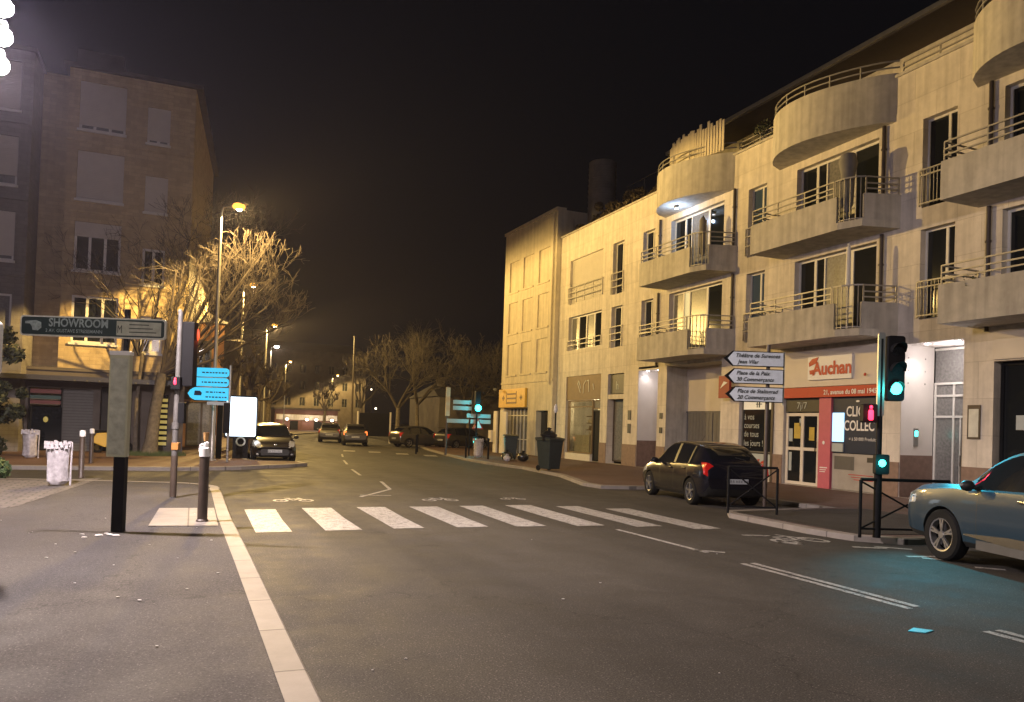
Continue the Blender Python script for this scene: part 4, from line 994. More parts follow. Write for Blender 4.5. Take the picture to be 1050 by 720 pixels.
# white mast with three heads at the picture's left edge
ms = root('floodlight_mast', 'mast with three glaring white lamp heads above the pavement at the top edge', 'street lamp', (-3.15,12.3,.12))
m = MB(); m.tube([(0,0,0),(0,0,7.3)], [.09,.06], 12); m.lathe([(0,0),(.2,0),(.2,.03),(.1,.05)], n=14); build('pole', m, 'metal_grey', ms, smooth=True)
for i, z in enumerate((7.1,6.71,6.32)):
    x = -2.56+.02*(i == 1); y = 12.11
    m = MB(); m.bar((0,0,z-.12), (x+3.15-.05,y-12.3,z-.12), .035); a = build('arm', m, 'metal_grey', ms)
    m = MB(); m.lathe([(0,.16),(.05,.15),(.07,.1),(.06,.06)], (x+3.15,y-12.3,z-.12+.02), 14); hd = build('lamp_head', m, 'metal_grey', a, smooth=True)
    m = MB(); m.sphere((x+3.15,y-12.3,z-.15), .125+.02*(i==0), .125, .125, 16); build('lens', m, 'lamp_white', hd, smooth=True)
    o = lamp('lamp_light', 'POINT', (x+3.15+.2,y-12.3,z-.15), P_WHITE*.14, (.88,.76,1), ms, .07, world=False); lamp('lamp_beam', 'SPOT', (x+3.15,y-12.3,z-.32), P_WHITE, COL_WHITE, ms, .07, spot=math.radians(174), blend=.25, world=False)  # point light tinted violet to imitate lens flare round the heads
for (x, y, z) in ((21.0,95,3.2),(25.3,118,6.5)):
    t = root('garden_lamp', 'tiny white lamp among the bare trees, %s' % ('the lower one' if z < 4 else 'the higher one'), 'lamp', (x,y,.1))
    m = MB(); m.tube([(0,0,0),(0,0,z)], .05, 6); build('pole', m, 'metal_dark', t); m = MB(); m.sphere((0,0,z), .13); build('globe', m, 'shop_white', t, smooth=True)

# ------------------------------------------------------------------ bare trees
def grow(m, p, d, L_, r, depth, k, n=5, curl=.35, up=.15, split=(2,3), shrink=.72, mind=.006):
    pts = [Vector(p)]; rad = [r]; dv = Vector(d).normalized(); seg = 3
    for i in range(seg):
        dv = (dv+Vector((k.gauss(0,1),k.gauss(0,1),k.gauss(0,1)))*curl*.35+Vector((0,0,up))*.35).normalized()
        pts.append(pts[-1]+dv*L_/seg); rad.append(max(mind, r*(1-.35*(i+1)/seg)))
    m.tube(pts, rad, n if r > .03 else 3, cap=False)
    if depth <= 0: return
    for j in range(k.randint(*split)):
        a = Vector((k.gauss(0,1),k.gauss(0,1),k.gauss(0,1))).cross(dv).normalized()
        nd = (dv+a*k.uniform(.45,1.0)).normalized(); q = pts[k.choice((2,3,3))]
        grow(m, q, nd, L_*shrink*k.uniform(.75,1.15), rad[-1]*.78, depth-1, k, n, curl, up, split, shrink, mind)
def bare_tree(loc, h, spread, label, seed, trunk_r=.16, depth=5, group='bare trees across the road', mat_='twig_dark', split=(2,3), n=5, name='bare_tree', th=.3):
    k = random.Random(seed); t = root(name, label, 'tree', loc, group=group)
    m = MB(); hh = h*th; m.tube([(0,0,0),(k.gauss(0,.05),k.gauss(0,.05),hh*.5),(k.gauss(0,.1),k.gauss(0,.1),hh)], [trunk_r*1.25,trunk_r,trunk_r*.85], 9, cap=False); top = m.v[-1]
    build('trunk', m, 'bark', t, smooth=True)
    m = MB(); base = Vector((0,0,hh*.97))
    for i in range(5):
        a = 6.28*i/5+k.uniform(-.4,.4); e = k.uniform(.25,.9)
        grow(m, base, (math.cos(a)*e*spread, math.sin(a)*e*spread, 1), (h-hh)*.36, trunk_r*.6, depth, k, n, split=split, mind=.012 if loc[1] > 40 else .006)
    build('crown', m, mat_, t)
    return t
for i, (x, y, h, lb) in enumerate(((16.5,66,9.5,'bare tree nearest the far parked cars'),(20.5,74,11.5,'widest bare tree in the dark group across the road'),(24.5,70,10,'bare tree standing behind the far green traffic light'),(27.5,66,9.5,'bare tree right beside the yellowish house in the dark'),(18.5,92,11,'tallest bare tree farthest back at the road bend'),(30,84,12,'bare tree above the low pale-roofed house'))):
    bare_tree((x,y,.1), h, 1.0, lb, 20+i, .2, 5, split=(2,4))
bare_tree((-2.05,33.9,.12), 9.5, .8, 'thin dark bare tree in front of the yellow brick facade', 41, .075, 5, group='bare trees by the brick facade', mat_='twig_dark', th=.42)
# pollarded plane whose crown surrounds the tallest lamp
def pollard(loc, limbs, label, seed, trunk, whips=16, lr=.62, wl=1.5, wr=.014, group='pollarded trees by the side street', m_='twig', knuckle=.11, upness=.9, sub=3):
    k = random.Random(seed); t = root('pollarded_tree', label, 'tree', loc, group=group)
    m = MB(); m.tube(trunk[0], trunk[1], 10, cap=False); build('trunk', m, 'bark', t, smooth=True)
    m = MB(); fork = Vector(trunk[0][-1])
    for (tx, ty, tz) in limbs:
        tip = Vector((tx,ty,tz)); mid = fork.lerp(tip,.5)+Vector((k.uniform(-.2,.2),k.uniform(-.2,.2),-.1*abs(tip.x-fork.x)))
        r0 = trunk[1][-1]*lr; m.tube([fork,mid,tip], [r0,r0*.7,r0*.42], 6, cap=False); m.sphere(tip, knuckle*.8, knuckle*.8, knuckle, 6)
        heads = [tip]
        for q in range(sub):
            d = Vector((k.gauss(0,1),k.gauss(0,1),abs(k.gauss(0,.8))+.2)).normalized(); e = mid.lerp(tip, k.uniform(.3,1))+d*k.uniform(.35,.95)
            m.tube([mid.lerp(tip,.6), e], [r0*.35,.025], 4, cap=False); m.sphere(e, knuckle*.6, knuckle*.6, knuckle*.7, 5); heads.append(e)
        for hd in heads:
            for j in range(whips):
                a = k.uniform(0,6.28); e = k.uniform(.1,1.15); d = Vector((math.cos(a)*e, math.sin(a)*e, upness)).normalized(); L_ = wl*k.uniform(.45,1.1)
                p1 = hd+d*L_*.5; d2 = (d+Vector((k.gauss(0,.12),k.gauss(0,.12),.3))).normalized(); p2 = p1+d2*L_*.5
                m.tube([hd,p1,p2], [wr,wr*.8,wr*.45], 3, cap=False)
                if k.random() < .55:
                    d3 = (d2+Vector((k.gauss(0,.5),k.gauss(0,.5),.1))).normalized(); m.tube([p1,p1+d3*L_*.35], [wr*.6,wr*.35], 3, cap=False)
    build('crown', m, m_, t); return t
k = random.Random(77)
t = root('pollarded_tree', 'big pollarded tree with a dense crown of pale twigs round the tallest lamp', 'tree', (-1.5,33.1,.1), group='pollarded trees by the side street')
k = random.Random(9)
m = MB(); m.tube([(0,0,0),(.05,0,.5),(.15,-.1,1.8),(.35,-.2,3.2)], [.34,.25,.21,.19], 10, cap=False); build('trunk', m, 'bark', t, smooth=True)
m = MB(); fork = Vector((.35,-.2,3.15))
for (tx, ty, tz) in [(.7,-.3,7.2),(1.9,-.9,5.0),(2.3,-1.3,6.3),(2.5,-1.0,7.6),(3.1,-1.7,5.2),(3.3,-1.4,6.4),(3.4,-1.8,7.4),(4.0,-1.5,5.9),(4.1,-2.0,6.9),(2.9,-.4,8.7),(3.9,-.4,8.3),(2.0,-.2,8.9),(1.1,0,8.5),(1.6,-.8,6.9),(4.3,-1.2,5.1)]:
    tip = Vector((tx,ty,tz)); mid = fork.lerp(tip,.5)+Vector((k.uniform(-.15,.15),k.uniform(-.15,.15),-.07*abs(tip.x-fork.x)))
    m.tube([fork, fork.lerp(mid,.5)+Vector((0,0,-.05)), mid, tip], [.085,.07,.05,.034], 6, cap=False); m.sphere(tip, .07, .07, .08, 6)
    out = (tip-Vector((1.9,-.5,4.4))).normalized()
    for hd, c_ in ((tip, 6), (mid.lerp(tip,.6), 3), (mid, 2)):
        for j in range(c_):
            d = (out*.8+Vector((k.gauss(0,.6),k.gauss(0,.6),k.gauss(.35,.5)))).normalized()
            grow(m, hd, d, k.uniform(.55,.9), .018, 3, k, 4, curl=.45, up=.28, split=(2,3), shrink=.78, mind=.0065)
build('crown', m, 'twig', t)
pollard((1.75,39.5,.1), [(0,0,3.9),(.35,-.2,4.4),(-.3,.1,3.7)], 'stubby yellow-lit pollard directly above the blue direction signs', 8, ([(0,0,0),(0,0,1.5),(.05,0,2.9)], [.2,.16,.14]), whips=14, wl=.45, wr=.03, knuckle=.2, sub=2)
pollard((2.6,41.8,.1), [(0,0,4.0),(.5,-.2,4.7),(.2,.2,3.6),(.7,.1,3.5)], 'taller stubby yellow-lit pollard behind the lit advertising panel', 9, ([(0,0,0),(0,0,1.5),(.05,0,3.0)], [.2,.17,.15]), whips=14, wl=.5, wr=.03, knuckle=.22, sub=2)
pollard((3.6,49,.1), [(0,0,3.6),(.6,-.2,4.0),(-.6,.2,3.4),(.9,.1,3.2)], 'stubby pollard with drooping limbs above the dark parked car', 10, ([(0,0,0),(0,0,1.5),(.05,0,2.6)], [.2,.17,.15]), whips=12, wl=.6, wr=.03, knuckle=.2, sub=2)
pollard((4.9,57,.1), [(0,0,3.8),(.9,-.2,4.4),(-.7,.2,3.6),(1.2,.1,3.4)], 'stubby pollard farther along, over the roof of the second dark car', 11, ([(0,0,0),(0,0,1.5),(.05,0,2.6)], [.2,.17,.15]), whips=12, wl=.6, wr=.03, knuckle=.2, sub=2)
pollard((14.3,92,.1), [(0,0,4.2),(.9,-.2,5.2),(-1.2,.2,4.4),(1.4,.1,4.2),(-.4,0,5.3)], 'spreading pollard in front of the red shop hall', 12, ([(0,0,0),(0,0,1.5),(.05,0,2.6)], [.22,.18,.16]), whips=14, wl=.9, wr=.035, knuckle=.24, sub=2)
cloud('bush', 'leafy green bush low at the left edge of the paved strip', 'bush', [(-4.9,-3.75,20.6,22.3,.25,.85)], 2600, .09, 'leaf', 9)
cloud('hedge', 'tall dark hedge behind the green bush and in front of the grey wing', 'hedge', [(-8.4,-5.5,29.5,31.6,.4,4.3)], 12000, .11, 'leaf_dark', 10)
g = MB(); k = random.Random(2)
for i in range(1500):
    a = k.uniform(0,6.28); r_ = .85*math.sqrt(k.random()); x, y = -1.3+r_*math.cos(a)*1.3, 32.7+r_*math.sin(a); h = k.uniform(.06,.22)
    g.add([(x,y,.1),(x+.02,y,.1),(x+k.uniform(-.04,.04),y+k.uniform(-.04,.04),.1+h)], [(0,1,2)])
tag(build('grass', g, 'grass'), kind='stuff')

# ------------------------------------------------------------------ signs and posts
D = Vector((.926,-.378,0)); UP = Vector((0,0,1)); NF = D.cross(UP)     # sign boards: along D, facing the camera side NF
def rrect(x0, x1, z0, z1, r, n=5):
    P = []
    for cx, cz, a0 in ((x1-r,z1-r,0),(x0+r,z1-r,90),(x0+r,z0+r,180),(x1-r,z0+r,270)):
        for i in range(n+1):
            a = math.radians(a0+90*i/n); P.append((cx+r*math.cos(a), cz+r*math.sin(a)))
    return P
def P3(o, u, z, n=0): return Vector(o)+D*u+UP*z+NF*n
t = root('signpost', 'black sign post carrying a long green-black showroom board and an upright grey panel', 'sign', (-.86,11.5,.12))
m = MB(); m.obox(P3((0,0,0),0,.5), D, NF, UP, .075, .05, .5); m.obox(P3((0,0,0),.01,1.97), D, NF, UP, .03, .03, 1.0); build('post', m, 'metal_dark', t, bevel=.006)
m = MB(); m.slab(rrect(-.135,.125,1.0,2.36,.012), P3((0,0,0),0,0,.04), D, UP, .09); pn = build('upright_panel', m, 'panel_olive', t)
m = MB(); m.slab(rrect(-.11,.10,1.03,2.30,.01), P3((0,0,0),0,0,.131), D, UP, .004); build('panel_face', m, 'sign_panel_grey', pn)
m = MB(); m.slab(rrect(-.14,.13,2.345,2.4,.012), P3((0,0,0),0,0,.03), D, UP, .11); build('panel_cap', m, 'letter_white', pn)
m = MB(); m.slab(rrect(-1.37,.56,2.57,2.84,.04), P3((0,0,0),0,0,.04), D, UP, .035); bd = build('sign_board', m, 'sign_border', t)
m = MB(); m.slab(rrect(-1.35,.54,2.59,2.82,.035), P3((0,0,0),0,0,.076), D, UP, .004); fc = build('sign_face', m, 'sign_green', bd)
tt = join(text_mb('SHOWROOM', .155, P3((0,0,0),-.99,2.702,.078), D, UP, sx=.84, bold=.004), text_mb('2 AV. GUSTAVE STRESEMANN', .062, P3((0,0,0),-1.03,2.625,.078), D, UP, sx=.92, bold=.001))
tt.slab([(0,.06),(.14,.075),(.21,.05),(.215,-.02),(.17,-.06),(.1,-.055),(.09,-.01),(.06,.03),(0,.03)], P3((0,0,0),-1.3,2.7,.081), D, UP, .003)
build('lettering', tt, mat('letter_faded', (.26,.32,.31), .6, noise=.4, scale=30) and 'letter_faded', fc)
m = MB(); m.slab([(-.09,2.61),(.5,2.61),(.5,2.79),(-.09,2.8)], P3((0,0,0),0,0,.0815), D, UP, .003); gp = build('grey_plate', m, 'sign_panel_grey', fc)
tt = join(text_mb('M', .15, P3((0,0,0),-.08,2.64,.0835), D, UP, sx=.6)); 
for i in range(3): tt.slab([(.08,2.65+i*.05),(.44-.05*i,2.65+i*.05),(.44-.05*i,2.662+i*.05),(.08,2.662+i*.05)], P3((0,0,0),0,0,.086), D, UP, .002)
build('lettering', tt, 'letter_dark', gp)

# totem at the left edge
t = root('totem_sign', 'pale green-grey totem with a white rounded frame cut by the left picture edge', 'sign', (-2.18,9.55,.12))
m = MB(); m.slab(rrect(-.35,.36,1.92,2.49,.06), P3((0,0,0),0,0,0), D, UP, .05); a = build('frame', m, 'letter_white', t)
m = MB(); m.slab(rrect(-.33,.34,1.94,2.45,.05), P3((0,0,0),0,0,.051), D, UP, .004); build('panel', m, 'sign_panel_grey', a)
m = MB(); m.obox(P3((0,0,0),-.2,.97,.0), D, NF, UP, .04, .03, .97); build('post', m, 'metal_dark', t)

# traffic light on the left pavement, seen from behind
def text_free(): pass
t = root('traffic_light', 'traffic light on a rusty pole seen from behind, by the pavement corner', 'traffic light', (-.29,16.08,.12))
m = MB(); m.tube([(0,0,0),(0,0,1.3),(.01,0,3.55)], [.058,.055,.045], 12); m.lathe([(.058,1.3),(.07,1.31),(.07,1.42),(.058,1.43)], n=12); m.lathe([(0,3.55),(.05,3.55),(.03,3.6),(0,3.61)], n=10); build('pole', m, mat('pole_grey', (.10,.095,.09), .6, noise=.3, scale=9) and 'pole_grey', t, smooth=True)
m = MB(); m.tube([(0,0,0.02),(0,0,.8)], .062, 10); build('pole_sleeve', m, 'metal_brown', t, smooth=True)
m = MB(); m.obox(P3((0,0,0),.19,2.75,-.05), D, NF, UP, .115, .11, .62); hb = build('signal_head', m, 'metal_dark', t, bevel=.02)
for i in range(3):
    m = MB(); c = P3((0,0,0),.17,2.4+i*.36,-.17); m.tube([c, c-NF*.1], [.09,.08], 12, cap=False); v = build('visor', m, 'metal_dark', hb)
m = MB(); m.sphere(P3((0,0,0),.315,3.14,-.1), .035, .035, .12, 10); build('red_lens', m, 'orange_lit', hb, smooth=True)
lamp('lamp_light', 'POINT', P3((0,0,0),.36,3.1,-.42), 8, (1,.1,.03), t, .05, world=False)
m = MB(); m.obox(P3((0,0,0),.02,2.18,.09), D, NF, UP, .09, .06, .12); pb = build('pedestrian_signal', m, 'metal_dark', t, bevel=.015)
m = MB(); m.sphere(P3((0,0,0),.02,2.2,.155), .03, .012, .055, 8); m.sphere(P3((0,0,0),.02,2.265,.155), .02,.012,.02,8); build('red_figure', m, 'red_lit', pb)
m = MB(); m.obox(P3((0,0,0),.09,1.62,-.03), D, NF, UP, .07, .06, .2); build('control_box', m, 'metal_dark', t, bevel=.015)
m = MB(); m.obox(P3((0,0,0),.02,.98,.0), D, NF, UP, .065, .065, .07); build('push_button', m, mat('push_orange', (.35,.16,.04), .5) and 'push_orange', t, bevel=.01)

# bollards
def bollard(loc, label, h=1.2, r=.062, m_='metal_brown', cap='letter_white', group='brown posts with white caps on the left pavement'):
    t = root('bollard', label, 'bollard', loc, group=group)
    m = MB(); m.lathe([(0,0),(r*1.25,0),(r*1.25,.02),(r,.04),(r*.97,h),(0,h)], n=14); build('post', m, m_, t, smooth=True)
    m = MB(); m.lathe([(0,h+.02),(r*.8,h+.015),(r*1.08,h-.01),(r*1.08,h-.13),(r*.98,h-.13)], n=14); build('cap', m, cap, t, smooth=True)
    return t
b0 = bollard((.19,12.42,.12), 'grey-brown bollard at the dropped kerb with crumpled paper and a cup on top', 1.1, .072)
m = MB(); k = random.Random(1)
for i in range(7): m.sphere((k.uniform(-.05,.05),k.uniform(-.04,.04),1.1+k.uniform(-.1,.06)), .045, .035, .05, 6)
m2 = single('crumpled_paper', MB().add([(v[0]+.19,v[1]+12.42,v[2]+.12) for v in m.v], m.f), 'letter_white', 'crumpled white paper stuffed on the bollard by the zebra crossing', 'litter')
m = MB(); m.lathe([(0,0),(.03,0),(.042,.13),(.036,.13),(.03,.02)], (.2,12.42,1.32), 10); single('paper_cup', m, mat('cup_orange', (.5,.28,.10), .6) and 'cup_orange', 'small orange-brown paper cup on top of the bollard', 'cup')
bollard((-2.41,20.97,.12), 'brown bollard with a white cap to the right of the wrapped litter bin', 1.12)
bollard((-2.85,27.0,.12), 'far brown bollard with a white cap behind the black sign post', 1.05)

# litter bins: clear pale bags in a hoop
def bag_bin(loc, label, seed, h=.92):
    k = random.Random(seed); t = root('bag_bin', label, 'litter bin', loc, group='hoop bins with pale bags on the left pavement')
    m = MB(); n = 22; R_ = []
    prof = [(0,.02),(.13,.02),(.2,.1),(.19,.3),(.2,.5),(.21,.7),(.215,h-.08),(.2,h-.03)]
    for j, (r_, z) in enumerate(prof):
        for i in range(n):
            a = 6.283*i/n; q = r_*(1+.09*math.sin(a*5+z*3+seed)+.05*k.uniform(-1,1)); m.v.append((q*math.cos(a), q*math.sin(a)*.95, z))
    for j in range(len(prof)-1):
        for i in range(n): m.f.append((j*n+i, j*n+(i+1)%n, (j+1)*n+(i+1)%n, (j+1)*n+i)); m.m.append(0)
    build('bag', m, 'bag_pale', t, smooth=True)
    m = MB(); m.tube([(.235*math.cos(6.283*i/20), .235*math.sin(6.283*i/20), h-.05) for i in range(21)], .016, 6)
    m.tube([(.24,0,0),(.25,.0,h-.05)], .02, 6)
    for i in range(16):
        a = 6.283*i/16; m.box(.235*math.cos(a)-.03, .235*math.cos(a)+.03, .235*math.sin(a)-.02, .235*math.sin(a)+.02, h-.12+k.uniform(-.03,.02), h+k.uniform(-.01,.03))
    build('hoop', m, 'bag_pale', t); return t
bag_bin((-2.6,18.8,.12), 'wrapped litter bin standing alone on the pavement left of the black sign post', 1)
bag_bin((-4.9,29.5,.12), 'farther litter bin with a pale bag by the striped shop sign', 2)
# yellow scooter in the doorway
t = root('scooter', 'bright yellow scooter parked in the dark doorway under the canopy', 'scooter', (-2.9,34.2,.1), 0.1)
m = MB(); m.lathe([(.12,-.05),(.2,-.05),(.22,0),(.2,.05),(.12,.05)], (-.5,0,.22), 14, axis='y'); build('wheel', m, 'tyre', t, smooth=True)
m = MB(); m.lathe([(.12,-.05),(.2,-.05),(.22,0),(.2,.05),(.12,.05)], (.55,0,.22), 14, axis='y'); build('wheel', m, 'tyre', t, smooth=True)
m = MB(); m.slab([(-.75,.45),(-.55,.78),(-.1,.82),(.05,.4),(.35,.35),(.42,.95),(.55,1.0),(.62,.6),(.5,.3),(.1,.2),(-.3,.25)], (0,.14,0), (1,0,0), UP, .28); build('body', m, 'car_yellow', t, bevel=.03)
m = MB(); m.box(-.7,-.1,-.12,.12,.8,.9); build('seat', m, 'tyre', t, bevel=.03)
m = MB(); m.bar((.48,-.3,1.05),(.48,.3,1.05),.03); m.bar((.48,0,.9),(.48,0,1.06),.04); build('handlebar', m, 'metal_dark', t)

# blue direction signs by the lit panel
t = root('direction_sign', 'post with three bright blue direction arrows left of the lit advertising panel', 'sign', (1.16,28.4,.12))
m = MB(); m.tube([(0,0,0),(0,0,3.35)], .045, 10); build('post', m, 'metal_grey', t, smooth=True)
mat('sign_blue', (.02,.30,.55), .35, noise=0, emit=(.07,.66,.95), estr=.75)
for i, (z0, z1, pt_) in enumerate(((2.93,3.24,.1),(2.60,2.90,.1),(2.12,2.56,.22))):
    m = MB(); hh = (z1-z0)/2; zc = (z0+z1)/2
    o = [(-.02,z0),(-.02,z1),(-1.40+pt_,z1),(-1.40+pt_*.3,zc+hh*.6),(-1.42,zc),(-1.40+pt_*.3,zc-hh*.6),(-1.40+pt_,z0)]
    m.slab(o if i == 2 else rrect(-1.40,-.02,z0,z1,.12), P3((0,0,0),0,0,.05), D, UP, .03); b = build('blue_arrow', m, 'sign_blue', t)
    m = MB(); kx = random.Random(i)
    for ln in range(1 if i < 2 else 2):
        u = -.95 if i < 2 else -.8; z = zc-.05 if i < 2 else zc+.02-ln*.17
        while u < -.12:
            w_ = kx.uniform(.04,.11); m.slab([(u,z+.02),(u+w_,z+.02),(u+w_,z+.065),(u,z+.065)], P3((0,0,0),0,0,.081), D, UP, .002); u += w_+.035
    if i == 2: m.slab([(-1.2,zc-.06),(-.95,zc-.06),(-.93,zc+.03),(-1.0,zc+.1),(-1.18,zc+.1)], P3((0,0,0),0,0,.081), D, UP, .002)
    build('print', m, 'navy', b)
m = MB(); m.slab(rrect(-.75,.0,1.96,2.08,.03), P3((0,0,0),0,0,.05), D, UP, .02); build('small_plate', m, 'letter_grey', t)
m = MB(); m.slab(rrect(-.1,.1,1.0,2.05,.03), P3((0,0,0),-.06,0,-.0), D, UP, .08); build('sign_back', m, 'metal_dark', t)
# lit advertising panel
t = root('advertising_panel', 'glowing white advertising panel on a dark foot in front of the parked black car', 'advertising panel', (1.75,31.2,.1))
m = MB(); m.slab(rrect(-.62,.56,.78,2.42,.06), (0,.08,0), (1,0,0), UP, .16); m.box(-.3,.26,-.05,.05,.1-.1,.8); cs = build('case', m, 'metal_dark', t)
m = MB(); m.slab(rrect(-.57,.51,.86,2.36,.05), (0,-.081,0), (1,0,0), UP, .004); build('lit_poster', m, 'ad_lit', cs)
m = MB(); m.lathe([(.12,-.11),(.15,-.115),(.18,-.11)], (-.02,0,.66), 20, axis='y'); build('round_emblem', m, 'letter_grey', cs)
lamp('poster_light', 'AREA', (0,-.2,1.6), 60, (.72,.86,1), t, 1.0, rot=(math.radians(90),0,0), world=False)
m = MB(); m.obox((.95,31.0,1.25), (1,0,0), (0,1,0), (.0,0,1), .1, .16, 1.15)
single('dark_post', m, 'metal_dark', 'thick dark post standing just left of the glowing panel', 'post', bevel=.02)

# direction signs in front of the supermarket
t = root('direction_sign', 'post with three pale arrow boards pointing left in front of the supermarket', 'sign', (11.55,13.38,.1))
m = MB(); m.tube([(0,0,0),(0,0,3.55)], .045, 10); build('post', m, 'metal_brown', t, smooth=True)
for i, (z0, z1, a, b) in enumerate(((3.06,3.39,'Théâtre de Suresnes','Jean Vilar'),(2.68,3.01,'Place de la Paix','30 Commerçants'),(2.29,2.62,'Place de Stalingrad','20 Commerçants'))):
    zc = (z0+z1)/2; dz = -.0; uL = -1.0+.03*i; m = MB()
    m.slab([(.32,z0),(.32,z1),(uL+.2,z1),(uL,zc),(uL+.2,z0)], P3((0,0,0),0,0,.05), D, UP, .035); bd = build('arrow_board', m, 'metal_dark', t)
    m = MB(); m.slab([(.30,z0+.018),(.30,z1-.018),(uL+.215,z1-.018),(uL+.09,zc),(uL+.215,z0+.018)], P3((0,0,0),0,0,.086), D, UP, .003); fc = build('board_face', m, 'sign_white', bd)
    tx = join(text_mb(a, .118, P3((0,0,0),uL+.25,zc+.03,.093), D, UP, sx=.96, shear=.3, bold=.002, space=1.02), text_mb(b, .118, P3((0,0,0),uL+(.31 if i == 0 else .25),zc-.105,.093), D, UP, sx=.96, shear=.3, bold=.002, space=1.02))
    build('lettering', tx, 'letter_dark', fc)
m = MB()
for z in (3.2,2.82,2.43): m.obox(P3((0,0,0),.3,z,.02), D, NF, UP, .05, .03, .1)
m.obox(P3((0,0,0),.33,2.82,.02), D, NF, UP, .02, .02, .58); build('bracket', m, 'sign_border', t)

# traffic light on the right with pedestrian signals
t = root('traffic_light', 'traffic light showing green next to the blue-grey car', 'traffic light', (10.22,9.2,.1))
m = MB(); m.tube([(0,0,0),(0,0,1.25)], .06, 12); m.tube([(0,0,1.2),(0,0,3.2)], .045, 12); build('pole', m, 'metal_dark', t, smooth=True)
m = MB(); m.slab(rrect(-.06,.05,1.95,3.3,.03), P3((0,0,0),0,0,.0), D, UP, .04); build('signal_bracket', m, 'metal_grey', t)
m = MB(); m.slab(rrect(.07,.35,2.2,3.25,.05), P3((0,0,0),0,0,-.05), D, UP, .14); hd = build('signal_head', m, 'metal_dark', t, bevel=.012)
for i, lm in enumerate(('green_lit','glass_dark','glass_dark')):
    c = P3((0,0,0),.21,2.4+i*.31,.09); m = MB(); m.sphere(c, .1, .1, .1, 14) if 0 else None
    q = MB(); q.obox(c+NF*.0, D, NF, UP, .001, .001, .001); m = MB()
    for j in range(16):
        a0, a1 = 6.283*j/16, 6.283*(j+1)/16; m.add([c+NF*.012, c+D*.098*math.cos(a0)+UP*.098*math.sin(a0)+NF*.003, c+D*.098*math.cos(a1)+UP*.098*math.sin(a1)+NF*.003], [(0,1,2)])
    ln = build('lens', m, lm, hd)
    if i == 0: ln['label'] = 'lit green lens'
    m = MB(); pts = [math.radians(-20+220*j/14) for j in range(15)]
    for j in range(14):
        A = [c+D*.108*math.cos(p)+UP*.108*math.sin(p) for p in (pts[j],pts[j+1])]; dep = .2 if i else .12
        m.add([A[0], A[1], A[1]+NF*dep*(.5+.5*math.sin(max(0,pts[j+1]))), A[0]+NF*dep*(.5+.5*math.sin(max(0,pts[j])))], [(0,1,2,3)])
    build('visor', m, 'metal_dark', hd)
m = MB(); m.slab(rrect(-.31,-.08,1.84,2.14,.03), P3((0,0,0),.0,0,-.02), D, UP, .12); pb = build('pedestrian_signal', m, 'metal_dark', t)
m = MB(); m.slab(rrect(-.23,-.15,1.88,2.05,.03), P3((0,0,0),.0,0,.101), D, UP, .012); m.sphere(P3((0,0,0),-.19,2.09,.11), .03,.02,.03,8); build('red_figure', m, 'red_lit', pb)
m = MB(); m.slab(rrect(-.1,.12,1.02,1.34,.03), P3((0,0,0),.0,0,.02), D, UP, .1); rb = build('repeater', m, 'metal_dark', t)
m = MB(); m.sphere(P3((0,0,0),-.0,1.2,.13), .06,.05,.06,10); build('green_lens', m, 'green_lit', rb, smooth=True)
lamp('green_light', 'SPOT', P3((0,0,0),.21,2.4,.22), 460, (.05,.75,1), t, .05, spot=1.35, blend=1, world=False, rot=Vector((-.45,-1,-1.15)).to_track_quat('-Z','Y').to_euler())
lamp('green_light', 'POINT', P3((0,0,0),.0,1.2,.25), 4, (.05,.9,.9), t, .05, world=False)
lamp('green_light', 'POINT', P3((0,0,0),.21,2.4,.45), 9, (.05,.9,.9), t, .05, world=False)
lamp('red_light', 'POINT', P3((0,0,0),-.19,2.0,.2), 3, (1,.05,.08), t, .04, world=False)

# pedestrian guard rails
def guard(loc, dirv, L_, label):
    t = root('guard_rail', label, 'barrier', loc, group='dark cross-braced guard rails on the right build-out')
    d = Vector((*dirv,0)).normalized()
    for u in (0, L_):
        m = MB(); m.tube([d*u, d*u+UP*.92], .026, 8); build('post', m, 'metal_dark', t)
    m = MB(); m.tube([UP*.93, d*L_+UP*.93], .026, 8); m.tube([UP*.14, d*L_+UP*.14], .018, 8); build('rail', m, 'metal_dark', t)
    m = MB(); m.tube([UP*.14, d*L_+UP*.9], .015, 6); m.tube([UP*.9, d*L_+UP*.14+Vector((0,0,0))], .015, 6); build('cross_brace', m, 'metal_dark', t)
guard((9.93,9.27,.1), (.926,-.30), 1.5, 'dark guard rail between the green traffic light and the blue-grey car')
guard((9.98,12.62,.1), (.926,-.50), .95, 'dark guard rail behind the black hatchback under the pale arrow boards')

